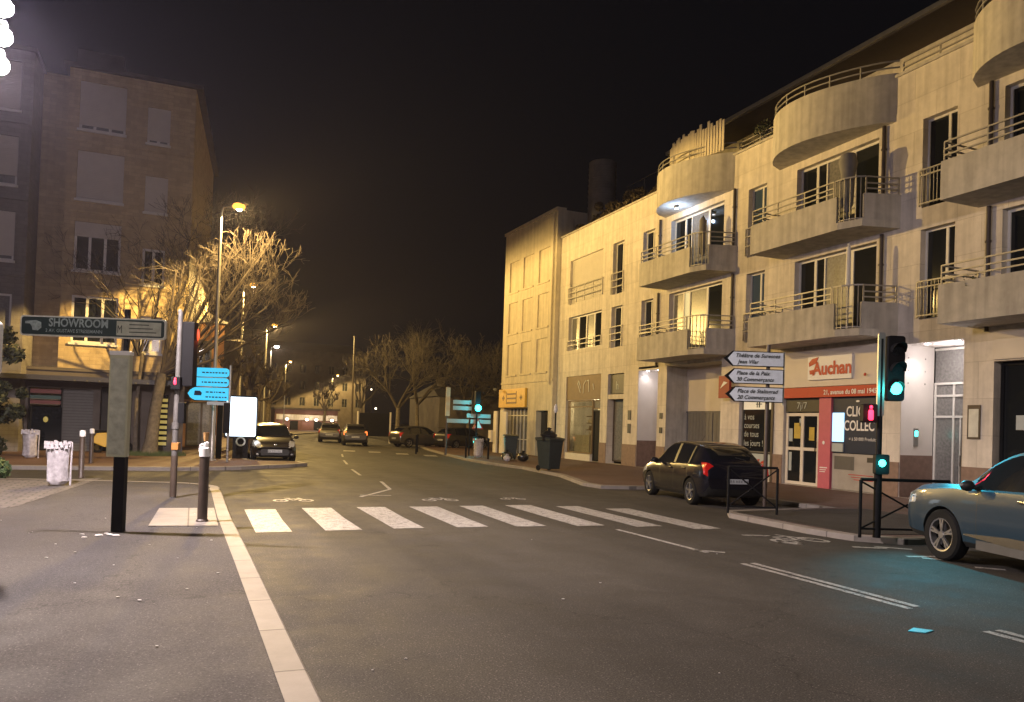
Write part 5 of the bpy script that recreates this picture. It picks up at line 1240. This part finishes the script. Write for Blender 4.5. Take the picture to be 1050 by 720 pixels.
# wheelie bins and bags by the yellowish house
def wheelie(loc, rz, label, s=1.0, open_=True, seed=0):
    t = root('wheelie_bin', label, 'bin', loc, rz, group='dark wheelie bins on the right pavement')
    m = MB(); a, b = .29*s, .36*s; h = 1.05*s
    V = [(-a*.8,-b*.75,.08),(a*.8,-b*.75,.08),(a*.8,b*.75,.08),(-a*.8,b*.75,.08),(-a,-b,h),(a,-b,h),(a,b,h),(-a,b,h)]
    m.add(V, [(0,3,2,1),(4,5,6,7),(0,1,5,4),(1,2,6,5),(2,3,7,6),(3,0,4,7)]); m.box(-a-.03,a+.03,-b-.03,b+.03,h-.06,h); build('body', m, 'bin_green', t, bevel=.02)
    m = MB(); m.slab([(-b-.04,0),(b+.04,.0),(b+.02,.05),(-.1,.09),(-b-.02,.04)], (-a-.04,0,h+.005), (0,1,0), Vector((0,0,1)), .0+2*a+.08) ; build('lid', m, 'bin_green', t)
    for sx in (-1,1):
        m = MB(); m.lathe([(.02,-.03),(.1,-.03),(.1,.03),(.02,.03)], (sx*a*.8, b*.8, .1), 12, axis='x'); build('wheel', m, 'tyre', t, smooth=True)
    m = MB(); m.tube([(-a*.8,b+.06,h-.05),(a*.8,b+.06,h-.05)], .018, 6); build('handle', m, 'bin_green', t)
    return t
def bag(c, r, label, seed, m_='bag_black'):
    k = random.Random(seed); m = MB(); m.sphere(c, r, r*.85, r*.8, 14)
    m.v = [(c[0]+(v[0]-c[0])*(1+.1*math.sin(9*v[2]/r+seed)+k.uniform(-.05,.05)), c[1]+(v[1]-c[1])*(1+k.uniform(-.08,.08)), max(c[2]-r*.72, v[2])) for v in m.v]
    m.tube([(c[0],c[1],c[2]+r*.72),(c[0]+.02,c[1],c[2]+r*1.05)], [.05,.09], 7)
    return single('rubbish_bag', m, m_, label, 'rubbish bag', 'rubbish bags on the right pavement', smooth=True)
wheelie((12.1,25.5,.1), .25, 'tall black wheelie bin at the kerb in front of the pale shop boards', 1.1)
bag((12.0,25.4,1.36), .3, 'black bag heaped on top of the tall wheelie bin', 3); bag((12.25,25.75,1.32), .24, 'smaller black bag behind the heaped one on the wheelie bin', 5)
wheelie((13.9,33.6,.1), -.3, 'rounded dark bin farther along with rubbish bags at its foot', 1.05)
bag((13.35,32.7,.3), .28, 'left one of the two bags by the far dark bin, shining green-white', 6, 'bag_black'); bag((13.95,32.2,.3), .27, 'dull black bag to the right of the shining one', 7)
bag((13.2,32.3,.22), .18, 'small pale bag in front of the far bags', 9, 'bag_pale')
m = MB(); m.tube([(0,0,0),(0,0,2.3)], .03, 8)
t = root('road_sign', 'thin post with a narrow white plate in front of the yellowish house', 'sign', (13.6,28.2,.1)); build('post', m, 'metal_dark', t); m = MB(); m.sphere((0,0,2.35), .09,.05,.2,10); build('plate', m, 'letter_white', t, smooth=True)
# far corner: second traffic light, grey boards, warning triangle, banner post
t = root('traffic_light', 'small far traffic light showing two green lamps beside pale direction boards', 'traffic light', (13.35,36.9,.1))
m = MB(); m.tube([(0,0,0),(0,0,3.1)], .05, 8); build('pole', m, 'metal_dark', t)
m = MB(); m.box(-.12,.16,-.1,.12,2.25,3.3); hd = build('signal_head', m, 'metal_dark', t, bevel=.02); m = MB(); m.sphere((.02,-.13,2.45), .17,.06,.17,12); build('green_lens', m, 'green_lit', hd, smooth=True)
m = MB(); m.box(-.18,.1,-.1,.1,.55,1.0); hd = build('repeater', m, 'metal_dark', t, bevel=.02); m = MB(); m.sphere((-.04,-.12,.75), .14,.06,.14,12); build('green_lens', m, 'green_lit', hd, smooth=True)
lamp('green_light', 'POINT', (.02,-.35,2.45), 45, (.05,.9,1), t, .06, world=False); lamp('green_light', 'POINT', (-.04,-.35,.75), 14, (.05,.9,1), t, .06, world=False)
t = root('direction_sign', 'cluster of pale direction boards with a warning triangle at the far green light', 'sign', (13.1,37.2,.1))
m = MB(); m.tube([(0,0,0),(0,0,2.9)], .04, 8); build('post', m, 'metal_dark', t)
for u0, u1, z in ((-.95,.05,2.62),(-.95,.05,2.32),(-.2,1.1,1.95),(-1.25,-.1,1.66),(.0,1.1,1.66)):
    m = MB(); m.slab([(u0,z),(u1,z),(u1,z+.2),(u0,z+.2)], (0,-.05,0), (1,0,0), UP, .02); build('board', m, 'letter_grey', t)
m = MB(); m.slab([(.1,1.38),(.7,1.38),(.4,1.92)], (0,-.1,0), (1,0,0), UP, .02); tr = build('warning_triangle', m, 'red', t)
m = MB(); m.slab([(.19,1.43),(.61,1.43),(.4,1.82)], (0,-.125,0), (1,0,0), UP, .004); build('triangle_face', m, 'letter_white', tr)
t = root('banner_post', 'post with a tall narrow pale banner left of the far green light', 'post', (11.95,37.5,.1))
m = MB(); m.tube([(0,0,0),(0,0,3.5)], .06, 8); build('post', m, 'metal_brown', t); m = MB(); m.box(-.11,.11,-.12,-.06,2.0,3.45); build('banner', m, 'render_yellow', t)
for i, (x, y, lb) in enumerate(((10.6,38.2,'dark kerb post left of the banner post'),(12.1,34.8,'dark kerb post below the banner post'),(12.9,33.9,'dark kerb post nearest to the far bags'),(11.3,40.5,'dark kerb post farthest from the bags'),(13.3,36.2,'dark kerb post under the far green light'))):
    t = root('bollard', lb, 'bollard', (x,y,.1), group='dark posts on the far right kerb'); m = MB(); m.lathe([(0,0),(.05,0),(.045,.85),(.06,.9),(.05,.97),(0,1.0)], n=10); build('post', m, 'metal_dark', t, smooth=True)
t = bag_bin((13.0,35.6,.1), 'hoop bin with a pale bag under the far direction boards', 5, .9); t['group'] = 'hoop bin on the far right pavement'
t = root('notice_board', 'dark upright notice board with two pale posts beyond the far parked cars', 'board', (12.3,56,.1))
for x in (-1.2,1.2):
    m = MB(); m.tube([(x,0,0),(x,0,2.3)], .07, 8); build('post', m, 'render_white', t)
m = MB(); m.box(-1.1,1.1,-.06,.06,.5,2.2); build('board', m, 'metal_dark', t)
m = MB(); m.tube([(0,0,0),(0,0,8.2)], [.09,.05], 8); m.lathe([(0,8.2),(.1,8.2),(.08,8.3),(0,8.32)], n=8); m.v = [(v[0]+11.6,v[1]+61,v[2]+.1) for v in m.v]
single('utility_pole', m, 'metal_brown', 'tall thin pole rising behind the yellow-lit parked cars', 'pole', smooth=True)

# ------------------------------------------------------------------ cars
def interp(tab, t):
    """smooth interpolation of table rows [t, a, b, ...]"""
    for i in range(len(tab)-1):
        if t <= tab[i+1][0]: break
    a, b = tab[i], tab[i+1]; p = tab[i-1] if i else a; q = tab[i+2] if i+2 < len(tab) else b
    h = b[0]-a[0]; s = (t-a[0])/h if h else 0; out = []
    for j in range(1, len(a)):
        def sl(u, v): return (v[j]-u[j])/(v[0]-u[0]) if v[0] != u[0] else 0
        d = sl(a, b); m0 = sl(p, a) if i else d; m1 = sl(b, q) if i+2 < len(tab) else d
        m0 = 0 if m0*d <= 0 else math.copysign(min(abs((m0+d)/2), 3*abs(d), 3*abs(m0)), d)
        m1 = 0 if m1*d <= 0 else math.copysign(min(abs((m1+d)/2), 3*abs(d), 3*abs(m1)), d)
        out.append((2*s**3-3*s*s+1)*a[j]+(s**3-2*s*s+s)*h*m0+(-2*s**3+3*s*s)*b[j]+(s**3-s*s)*h*m1)
    return out
def make_car(name, label, spec, paint, loc, rz, group, lights_on=False, seams=True):
    L_, W = spec['L'], spec['W']/2; tab = spec['tab']; wr = spec['wr']; ax_r, ax_f = spec['axles']
    t = root(name, label, 'car', loc, rz, group)
    cuts = set()
    n = 64
    for i in range(n+1): cuts.add(round(i/n, 4))
    keep = sorted(set(spec['doors'])|set(spec['pillars_flat']))
    S = sorted(c for c in cuts if all(abs(c-k_) > .006 for k_ in keep)); S = sorted(set(S)|{round(k_-.0012,5) for k_ in keep}|{round(k_+.0012,5) for k_ in keep})
    V = []; F = []; MI = []; K = 17
    for s in S:
        zl, zb, zt, wm, wt = interp(tab, s); w = W*wm; h = max(zt-zb, .004); wtp = W*wt; y = (s-.5)*L_
        side = [(0,zl),(w*.6,zl),(w*.9,zl+.015),(w*.965,zl+.09),(w*.992,zl+.2),(w,zl+(zb-zl)*.5),(w*.995,zb-(zb-zl)*.26),(w*.975,zb-.06),(w*.955,zb)]
        wb = w*.945
        g_ = [(wb+(wtp-wb)*q, zb+h*e) for q, e in ((.03,.05),(.36,.38),(.70,.70),(.93,.88),(1.0,.94))]
        top = [(wtp*.93,zb+h*.975),(wtp*.55,zb+h*.995),(0,zb+h)]
        half = side+g_+top
        V += [(x,y,z) for x, z in half]+[(-x,y,z) for x, z in half[-2:0:-1]]
    R_ = 2*(K-1); assert len(V) == R_*len(S)
    d = spec['doors']; ws, rw = spec['windscreen'], spec['rear_window']
    for i in range(len(S)-1):
        sm = (S[i]+S[i+1])/2; thin = S[i+1]-S[i] < .003
        zl, zb, zt, wm, wt = interp(tab, sm); hh = zt-zb
        for j in range(R_):
            F.append((i*R_+j, i*R_+(j+1)%R_, (i+1)*R_+(j+1)%R_, (i+1)*R_+j))
            jj = j if j < K-1 else R_-1-j      # segment index on a half, 0 bottom .. 15 top
            left = j >= K-1; mi = 0
            if 9 <= jj <= 11 and spec['side'][0] < sm < spec['side'][1] and hh > .12:
                mi = 3
                if any(abs(sm-p) < spec.get('pw',.008) for p in spec['pillars']): mi = 1
            elif jj >= 13 and ws[0] < sm < ws[1]: mi = 2
            elif jj >= 13 and rw[0] < sm < rw[1]: mi = 4
            elif 2 <= jj <= 7 and seams and thin and any(abs(sm-q) < .002 for q in d): mi = 1
            elif jj <= 2 : mi = 1
            elif 3 <= jj <= 7 and len(d) >= 2:
                for q in range(len(d)-1):
                    if d[q]+.001 < sm < d[q+1]-.001: mi = 10+q*2+(1 if left else 0)
            MI.append(mi)
    F.append(tuple(range(R_))[::-1]); MI.append(0); F.append(tuple(range(R_*(len(S)-1), R_*len(S)))); MI.append(0)
    # lamps from the skin of the body
    for fi, f in enumerate(F):
        c = sum((Vector(V[a]) for a in f), Vector())/len(f); yn = c.y/L_+.5; ax_ = abs(c.x)/W
        if len(f) > 4: continue
        hl = spec['headlight']; tl = spec['taillight']
        if hl[0] < yn and hl[1] < c.z < hl[2]+ (1-yn)*0 and ax_ > hl[3] and MI[fi] in (0,10,11,12,13,14,15): MI[fi] = 5
        
    me = bpy.data.meshes.new('shell'); me.from_pydata(V, [], F)
    for q in range(20): me.materials.append(M[paint])
    me.polygons.foreach_set('material_index', MI)
    ob = bpy.data.objects.new('shell', me); C.objects.link(ob)
    cutters = []
    for yy in (ax_r, ax_f):
        for sx in (-1,1):
            m = MB(); m.lathe([(0,-.2),(wr*1.13,-.2),(wr*1.13,.2),(0,.2)], (sx*(W-.06), (yy-.5)*L_, wr+.0), 28, axis='x')
            cm = bpy.data.meshes.new('c'); cm.from_pydata(m.v, [], m.f); bm = bmesh.new(); bm.from_mesh(cm); bmesh.ops.remove_doubles(bm, verts=bm.verts, dist=1e-5); bmesh.ops.recalc_face_normals(bm, faces=bm.faces); bm.to_mesh(cm); bm.free()
            for q in range(2): cm.materials.append(M['trim_black'])
            cm.polygons.foreach_set('material_index', [1]*len(cm.polygons))
            co = bpy.data.objects.new('c', cm); C.objects.link(co); cutters.append(co)
            md = ob.modifiers.new('b', 'BOOLEAN'); md.operation = 'DIFFERENCE'; md.object = co; md.solver = 'EXACT'
            try: md.material_mode = 'INDEX'
            except Exception: pass
    bm = bmesh.new(); bm.from_mesh(me); bmesh.ops.recalc_face_normals(bm, faces=bm.faces); bm.to_mesh(me); bm.free()
    dg = bpy.context.evaluated_depsgraph_get(); ev = bpy.data.meshes.new_from_object(ob.evaluated_get(dg))
    vv = [v.co.copy() for v in ev.vertices]; groups = {}
    for p in ev.polygons: groups.setdefault(p.material_index, []).append(tuple(p.vertices))
    for o in cutters+[ob]: bpy.data.objects.remove(o)
    def part(nm, fs, m_, parent, clip=None):
        if not fs: return None
        used = {}; mb = MB()
        for f in fs:
            for v in f:
                if v not in used: used[v] = len(mb.v); mb.v.append(tuple(vv[v]))
            mb.f.append(tuple(used[v] for v in f)); mb.m.append(0)
        me2 = bpy.data.meshes.new(nm); me2.from_pydata(mb.v, [], mb.f); me2.materials.append(M[m_])
        me2.polygons.foreach_set('use_smooth', [True]*len(me2.polygons)); me2.set_sharp_from_angle(angle=math.radians(32)); me2.update()
        o = bpy.data.objects.new(nm, me2); C.objects.link(o); o.parent = parent; return o
    def sidesplit(fs, right):
        return [f for f in fs if (sum(vv[v].x for v in f) > 0) == right]
    body = part('body', groups.get(0, []), paint, t)
    part('trim', groups.get(1, []), 'trim_black', body); part('windscreen', groups.get(2, []), 'car_glass', t); part('rear_window', groups.get(4, []), 'car_glass', t)
    for right in (True, False):
        part('side_window', sidesplit(groups.get(3, []), right), 'car_glass', t)
        part('headlight', sidesplit(groups.get(5, []), right), 'headlight_on' if lights_on else 'headlight', t)
        m = MB(); sg = 1 if right else -1; z0, z1 = spec['taillight'][1:3]; xo = W*.945
        m.slab([(sg*xo*.66,z0+.12),(sg*xo*.70,z0+.04),(sg*xo*.92,z0),(sg*xo*.985,z0+.05),(sg*xo*.985,z1-.1),(sg*xo*.93,z1),(sg*xo*.86,z1-.02),(sg*xo*.76,z0+.22)], (0,-L_/2+.24,0), (1,0,0), UP, -.0+.20) if 0 else None
        P_ = [(sg*xo*.58,z0+.14),(sg*xo*.62,z0+.03),(sg*xo*.92,z0),(sg*xo*1.0,z0+.05),(sg*xo*.985,z1-.1),(sg*xo*.93,z1),(sg*xo*.84,z1-.02),(sg*xo*.72,z0+.24)]
        n_ = len(P_); ys = [-L_/2+.005+max(0,(z-z0-.1))*.26+.12*max(0,abs(x)/xo-.88) for x, z in P_]
        m.add([(x,y,z) for (x,z),y in zip(P_,ys)]+[(x,-L_/2+.33,z) for x,z in P_], [tuple(range(n_)), tuple(range(n_,2*n_))[::-1]]+[(i,(i+1)%n_,(i+1)%n_+n_,i+n_) for i in range(n_)])
        build('taillight', m, spec.get('tail_mat','taillight'), t, bevel=.012, smooth=True)
    for q in range(len(d)-1):
        for lf in (0,1):
            dr = part('door', groups.get(10+q*2+lf, []), paint, t)
            if dr and seams:
                sx = -1 if lf else 1; sd = (d[q]+.035 if 1 else 0); zl, zb, zt, wm, wt = interp(tab, sd)
                m = MB(); m.obox((sx*(W*wm*.985+.006), (sd-.5)*L_+.06, zb-.1), (1,0,0), (0,1,0), (0,0,1), .016, .09, .016); build('door_handle', m, spec.get('handle', paint), dr, bevel=.006)
    for yy in (ax_r, ax_f):
        for sx in (-1,1):
            c = (sx*(W-.115), (yy-.5)*L_, wr); m = MB(); h = .105
            m.lathe([(wr*.66,-h),(wr*.93,-h),(wr,-h*.72),(wr,h*.72),(wr*.93,h),(wr*.66,h)], c, 28, axis='x'); wh = build('wheel', m, 'tyre', t, smooth=True)
            m = MB(); xo = sx*h*.75
            m.lathe([(wr*.66,sx*h*.95),(wr*.60,sx*h*.9),(wr*.6,0)], c, 28, axis='x')
            for q in range(5):
                a = 6.283*q/5+.3
                for off in ((-.13,.13) if spec.get('split') else (0,)):
                    p0 = Vector((c[0]+xo, c[1]+.05*math.cos(a), c[2]+.05*math.sin(a))); p1 = Vector((c[0]+xo, c[1]+wr*.62*math.cos(a+off), c[2]+wr*.62*math.sin(a+off)))
                    m.bar(p0, p1, .05 if not spec.get('split') else .03, .03)
            m.lathe([(0,xo+sx*.02),(.05,xo+sx*.02),(.06,xo-.0)], c, 12, axis='x'); build('rim', m, 'rim', wh, smooth=True)
            m = MB(); m.lathe([(0,0),(wr*.58,0),(wr*.58,sx*.01),(0,sx*.01)], (c[0]-sx*.02,c[1],c[2]), 20, axis='x'); build('brake_disc', m, 'rim_dark', wh)
    # mirrors, plates, grille
    for sx in (-1,1):
        s0 = spec['mirror']; zl, zb, zt, wm, wt = interp(tab, s0); m = MB(); m.sphere((sx*(W*wm+.10), (s0-.5)*L_, zb+.07), .105, .07, .075, 12); m.bar((sx*W*wm*.9,(s0-.5)*L_,zb+.02),(sx*(W*wm+.06),(s0-.5)*L_,zb+.05),.04); build('wing_mirror', m, paint if name != 'suv' else 'trim_black', t, smooth=True)
    for end, sg in ((0,-1),(1,1)):
        zl, zb, zt, wm, wt = interp(tab, .004 if end == 0 else .996); z = spec['plate'][end]; y = sg*(L_/2+.012)
        m = MB(); m.box(-.26,.26, y-.008, y+.008, z-.055, z+.055); p = build('number_plate', m, 'plate', t, bevel=.004)
        m = MB(); k = random.Random(end+int(L_*10))
        for i in range(7):
            x = -.19+i*.06+(.02 if i > 1 else 0)+(.02 if i > 4 else 0); yy = y+sg*.0095; m.box(x, x+.008, yy-.001, yy+.001, z-.03, z+.03); m.box(x+.026, x+.034, yy-.001, yy+.001, z-.03, z+.03)
            if k.random() < .6: m.box(x+.006, x+.028, yy-.001, yy+.001, z-.004, z+.004)
            if k.random() < .6: m.box(x+.006, x+.028, yy-.001, yy+.001, z+.022, z+.03)
        build('plate_marks', m, 'letter_dark', p)
    y = L_/2+.004; m = MB(); gz = spec['grille']; m.slab(rrect(-gz[2],gz[2],gz[0],gz[1],.06), (0,y-.05,0), (-1,0,0), UP, .058); gr = build('grille', m, 'trim_black', t, bevel=.01)
    for sx in (-1,1):
        m = MB(); m.sphere((sx*W*.74, L_/2-.05, gz[0]+.04), .06,.05,.045,10); build('fog_lamp', m, 'headlight', t, smooth=True)
    m = MB(); m.sphere((0,y+.0,spec['badge']), .055,.02,.05,10); build('badge', m, 'chrome', t, smooth=True)
    for fn in spec.get('extra', ()): fn(t, spec, interp)
    return t
mat('car_far', (.06,.055,.045), .35, .3, noise=0, coat=.6)
mat('car_glass', (.008,.009,.010), .04, noise=0, spec=.8, coat=.3)
mat('headlight_on', (.5,.5,.5), .2, noise=0, emit=(1,.9,.7), estr=1.0)
HATCH = dict(L=3.95, W=1.69, wr=.315, axles=(.185,.802),
  tab=[[0,.42,.80,.84,.86,.66],[.012,.30,.87,.97,.925,.70],[.035,.24,.91,1.06,.96,.70],[.09,.21,.955,1.225,.985,.66],[.135,.20,.955,1.335,.995,.66],[.22,.19,.945,1.425,1.0,.68],[.38,.18,.925,1.478,1.0,.69],[.50,.18,.905,1.458,1.0,.69],[.58,.18,.895,1.385,1.0,.69],[.66,.18,.885,1.22,.995,.73],[.735,.18,.875,1.02,.99,.78],[.78,.18,.865,.955,.985,.80],[.86,.19,.81,.895,.965,.78],[.93,.21,.72,.80,.93,.70],[.975,.25,.62,.70,.87,.62],[1,.36,.55,.60,.76,.52]],
  doors=[.225,.415,.625], pillars=[.225,.42], pillars_flat=[.07,.135,.225,.42,.56,.74], pw=.010, side=(.185,.70), windscreen=(.57,.735), rear_window=(.04,.135),
  headlight=(.86,.60,.83,.60), taillight=(.062,.70,1.02,.72), mirror=.645, plate=(.60,.44), grille=(.27,.52,.52), badge=.66)
SUV = dict(L=4.5, W=1.86, wr=.36, axles=(.19,.805),
  tab=[[0,.45,.95,1.0,.88,.66],[.012,.36,1.02,1.10,.93,.70],[.04,.29,1.07,1.28,.965,.72],[.10,.26,1.08,1.52,.99,.72],[.16,.25,1.08,1.60,1.0,.73],[.30,.24,1.07,1.64,1.0,.74],[.46,.24,1.055,1.63,1.0,.74],[.56,.24,1.045,1.585,1.0,.74],[.64,.24,1.035,1.42,1.0,.76],[.715,.24,1.03,1.17,.995,.80],[.75,.24,1.03,1.10,.99,.85],[.84,.25,1.0,1.08,.98,.84],[.92,.26,.96,1.045,.96,.80],[.965,.28,.92,1.0,.935,.76],[.99,.31,.86,.94,.89,.70],[1,.38,.80,.86,.83,.62]],
  doors=[.23,.435,.655], pillars=[.235,.435], pillars_flat=[.06,.12,.235,.435,.56,.715], pw=.012, side=(.12,.685), windscreen=(.57,.715), rear_window=(.04,.12),
  headlight=(.93,.70,.89,.62), taillight=(.06,.80,1.05,.66), mirror=.665, plate=(.75,.50), grille=(.40,.72,.55), badge=.70, handle='chrome', split=True)
def suv_trim(t, spec, ip):
    L_, W = spec['L'], spec['W']/2
    for sx in (-1,1):
        m = MB()
        for i in range(24):
            s0, s1 = .262+i*.0185, .262+(i+1)*.0185
            a = ip(spec['tab'], s0); b = ip(spec['tab'], s1); x0, x1 = sx*(W*a[3]*.992+.006), sx*(W*b[3]*.992+.006); y0, y1 = (s0-.5)*L_, (s1-.5)*L_
            h0, h1 = [.012+.045*min(1,(23-i-q)/8, .2+(i+q)/6) for q in (0,1)]
            m.add([(x0,y0,.43-h0),(x1,y1,.43-h1),(x1,y1,.43+h1),(x0,y0,.43+h0),(x0-sx*.03,y0,.43-h0),(x1-sx*.03,y1,.43-h1),(x1-sx*.03,y1,.43+h1),(x0-sx*.03,y0,.43+h0)], [(0,1,2,3),(4,7,6,5),(3,2,6,7),(0,4,5,1),(0,3,7,4),(1,5,6,2)])
        build('side_moulding', m, 'chrome', t)
        m = MB()
        for i in range(22):
            s0, s1 = .27+i*.0175, .27+(i+1)*.0175
            a = ip(spec['tab'], s0); b = ip(spec['tab'], s1); x0, x1 = sx*(W*a[3]*.99+.003), sx*(W*b[3]*.99+.003); y0, y1 = (s0-.5)*L_, (s1-.5)*L_
            m.add([(x0,y0,.26),(x1,y1,.26),(x1,y1,.384),(x0,y0,.384)], [(0,1,2,3)])
        build('sill_trim', m, mat('sill_grey', (.06,.06,.06), .5) and 'sill_grey', t)
        m = MB(); pts = []
        for i in range(14):
            s = .16+i*.03; a = ip(spec['tab'], s); pts.append((sx*(W*a[4]*.93), (s-.5)*L_, a[2]+.03))
        m.tube(pts, .016, 6); build('roof_rail', m, 'chrome', t, smooth=True)
        m = MB()
        for z, y in ((.86,.955),(.82,.965),(.77,.975),(.71,.985),(.66,.97),(.60,.98),(.80,.945),(.72,.96)):
            a = ip(spec['tab'], y); m.sphere((sx*(W*a[3]*.985-.012), (y-.5)*L_, z), .02,.03,.012, 8)
        build('lamp_element', m, 'headlight', t, smooth=True)
SUV['extra'] = (suv_trim,)
def hatch_extra(t, spec, ip):
    L_ = spec['L']
    m = MB(); m.slab([(-.62,0),(.62,0),(.58,.16),(-.58,.16)], (0,-L_/2+.36,1.415), (1,0,0), (0,-1,.02), .02); build('spoiler', m, 'car_black', t, bevel=.006)
    m = MB(); m.bar((0,-L_/2+.14,1.14),(.25,-L_/2+.10,1.08),.015); build('rear_wiper', m, 'trim_black', t)
    m = MB(); m.tube([(.1,L_*.02,1.47),(.1,L_*-.03,1.62)], .005, 5); build('aerial', m, 'trim_black', t)
HATCH['extra'] = (hatch_extra,)
make_car('suv', 'blue-grey crossover parked at the right edge beside the green traffic light', SUV, 'car_blue', (10.42,6.22,0), -.24, None)
make_car('hatchback', 'black hatchback seen from behind, parked in front of the garage and supermarket', HATCH, 'car_black', (11.83,16.15,0), -.175, None)
make_car('hatchback', 'dark brown hatchback facing us beside the glowing advertising panel', HATCH, 'car_brown', (2.95,32.55,0), math.pi, 'dark cars parked nose out on the left')
make_car('hatchback', 'dark hatchback mostly hidden right behind the one by the advertising panel', HATCH, 'car_dark', (3.3,37.6,0), math.pi, 'dark cars parked nose out on the left')
FAR = dict(HATCH); FAR['tail_mat'] = 'taillight_lit'
g_ = 'cars parked far down the street'
make_car('parked_car', 'silver car with orange tail lamps, right one of the far yellow-lit pair', FAR, 'car_far', (10.5,54,0), -.15, g_, seams=False)
make_car('parked_car', 'silver-yellow car standing left of and beyond the one with orange tail lamps', HATCH, 'car_far', (9.9,60.5,0), -.2, g_, seams=False)
make_car('parked_car', 'pale car parked sideways left of the banner post', HATCH, 'car_far', (14.6,52,0), -1.3, g_, seams=False)
make_car('parked_car', 'dark car parked sideways directly behind the banner post', HATCH, 'car_dark', (17.3,50.5,0), -1.2, g_, seams=False)

# thin mist, added for lamp glow; its violet tint imitates lens flare
m = MB(); m.box(-60, 90, -25, 165, -1, 18.5); hz = build('glow_haze', m, 'room_dark'); hz.data.materials.clear()
hm = bpy.data.materials.new('glow_haze'); hm.use_nodes = True; hn = hm.node_tree; hn.nodes.clear(); ho = hn.nodes.new('ShaderNodeOutputMaterial'); hv = hn.nodes.new('ShaderNodeVolumePrincipled')
hv.inputs['Color'].default_value = (.82,.78,1,1); hv.inputs['Density'].default_value = GLOW_HAZE; hv.inputs['Anisotropy'].default_value = .55
hn.links.new(hv.outputs[0], ho.inputs['Volume']); hz.data.materials.append(hm); tag(hz, kind='stuff')
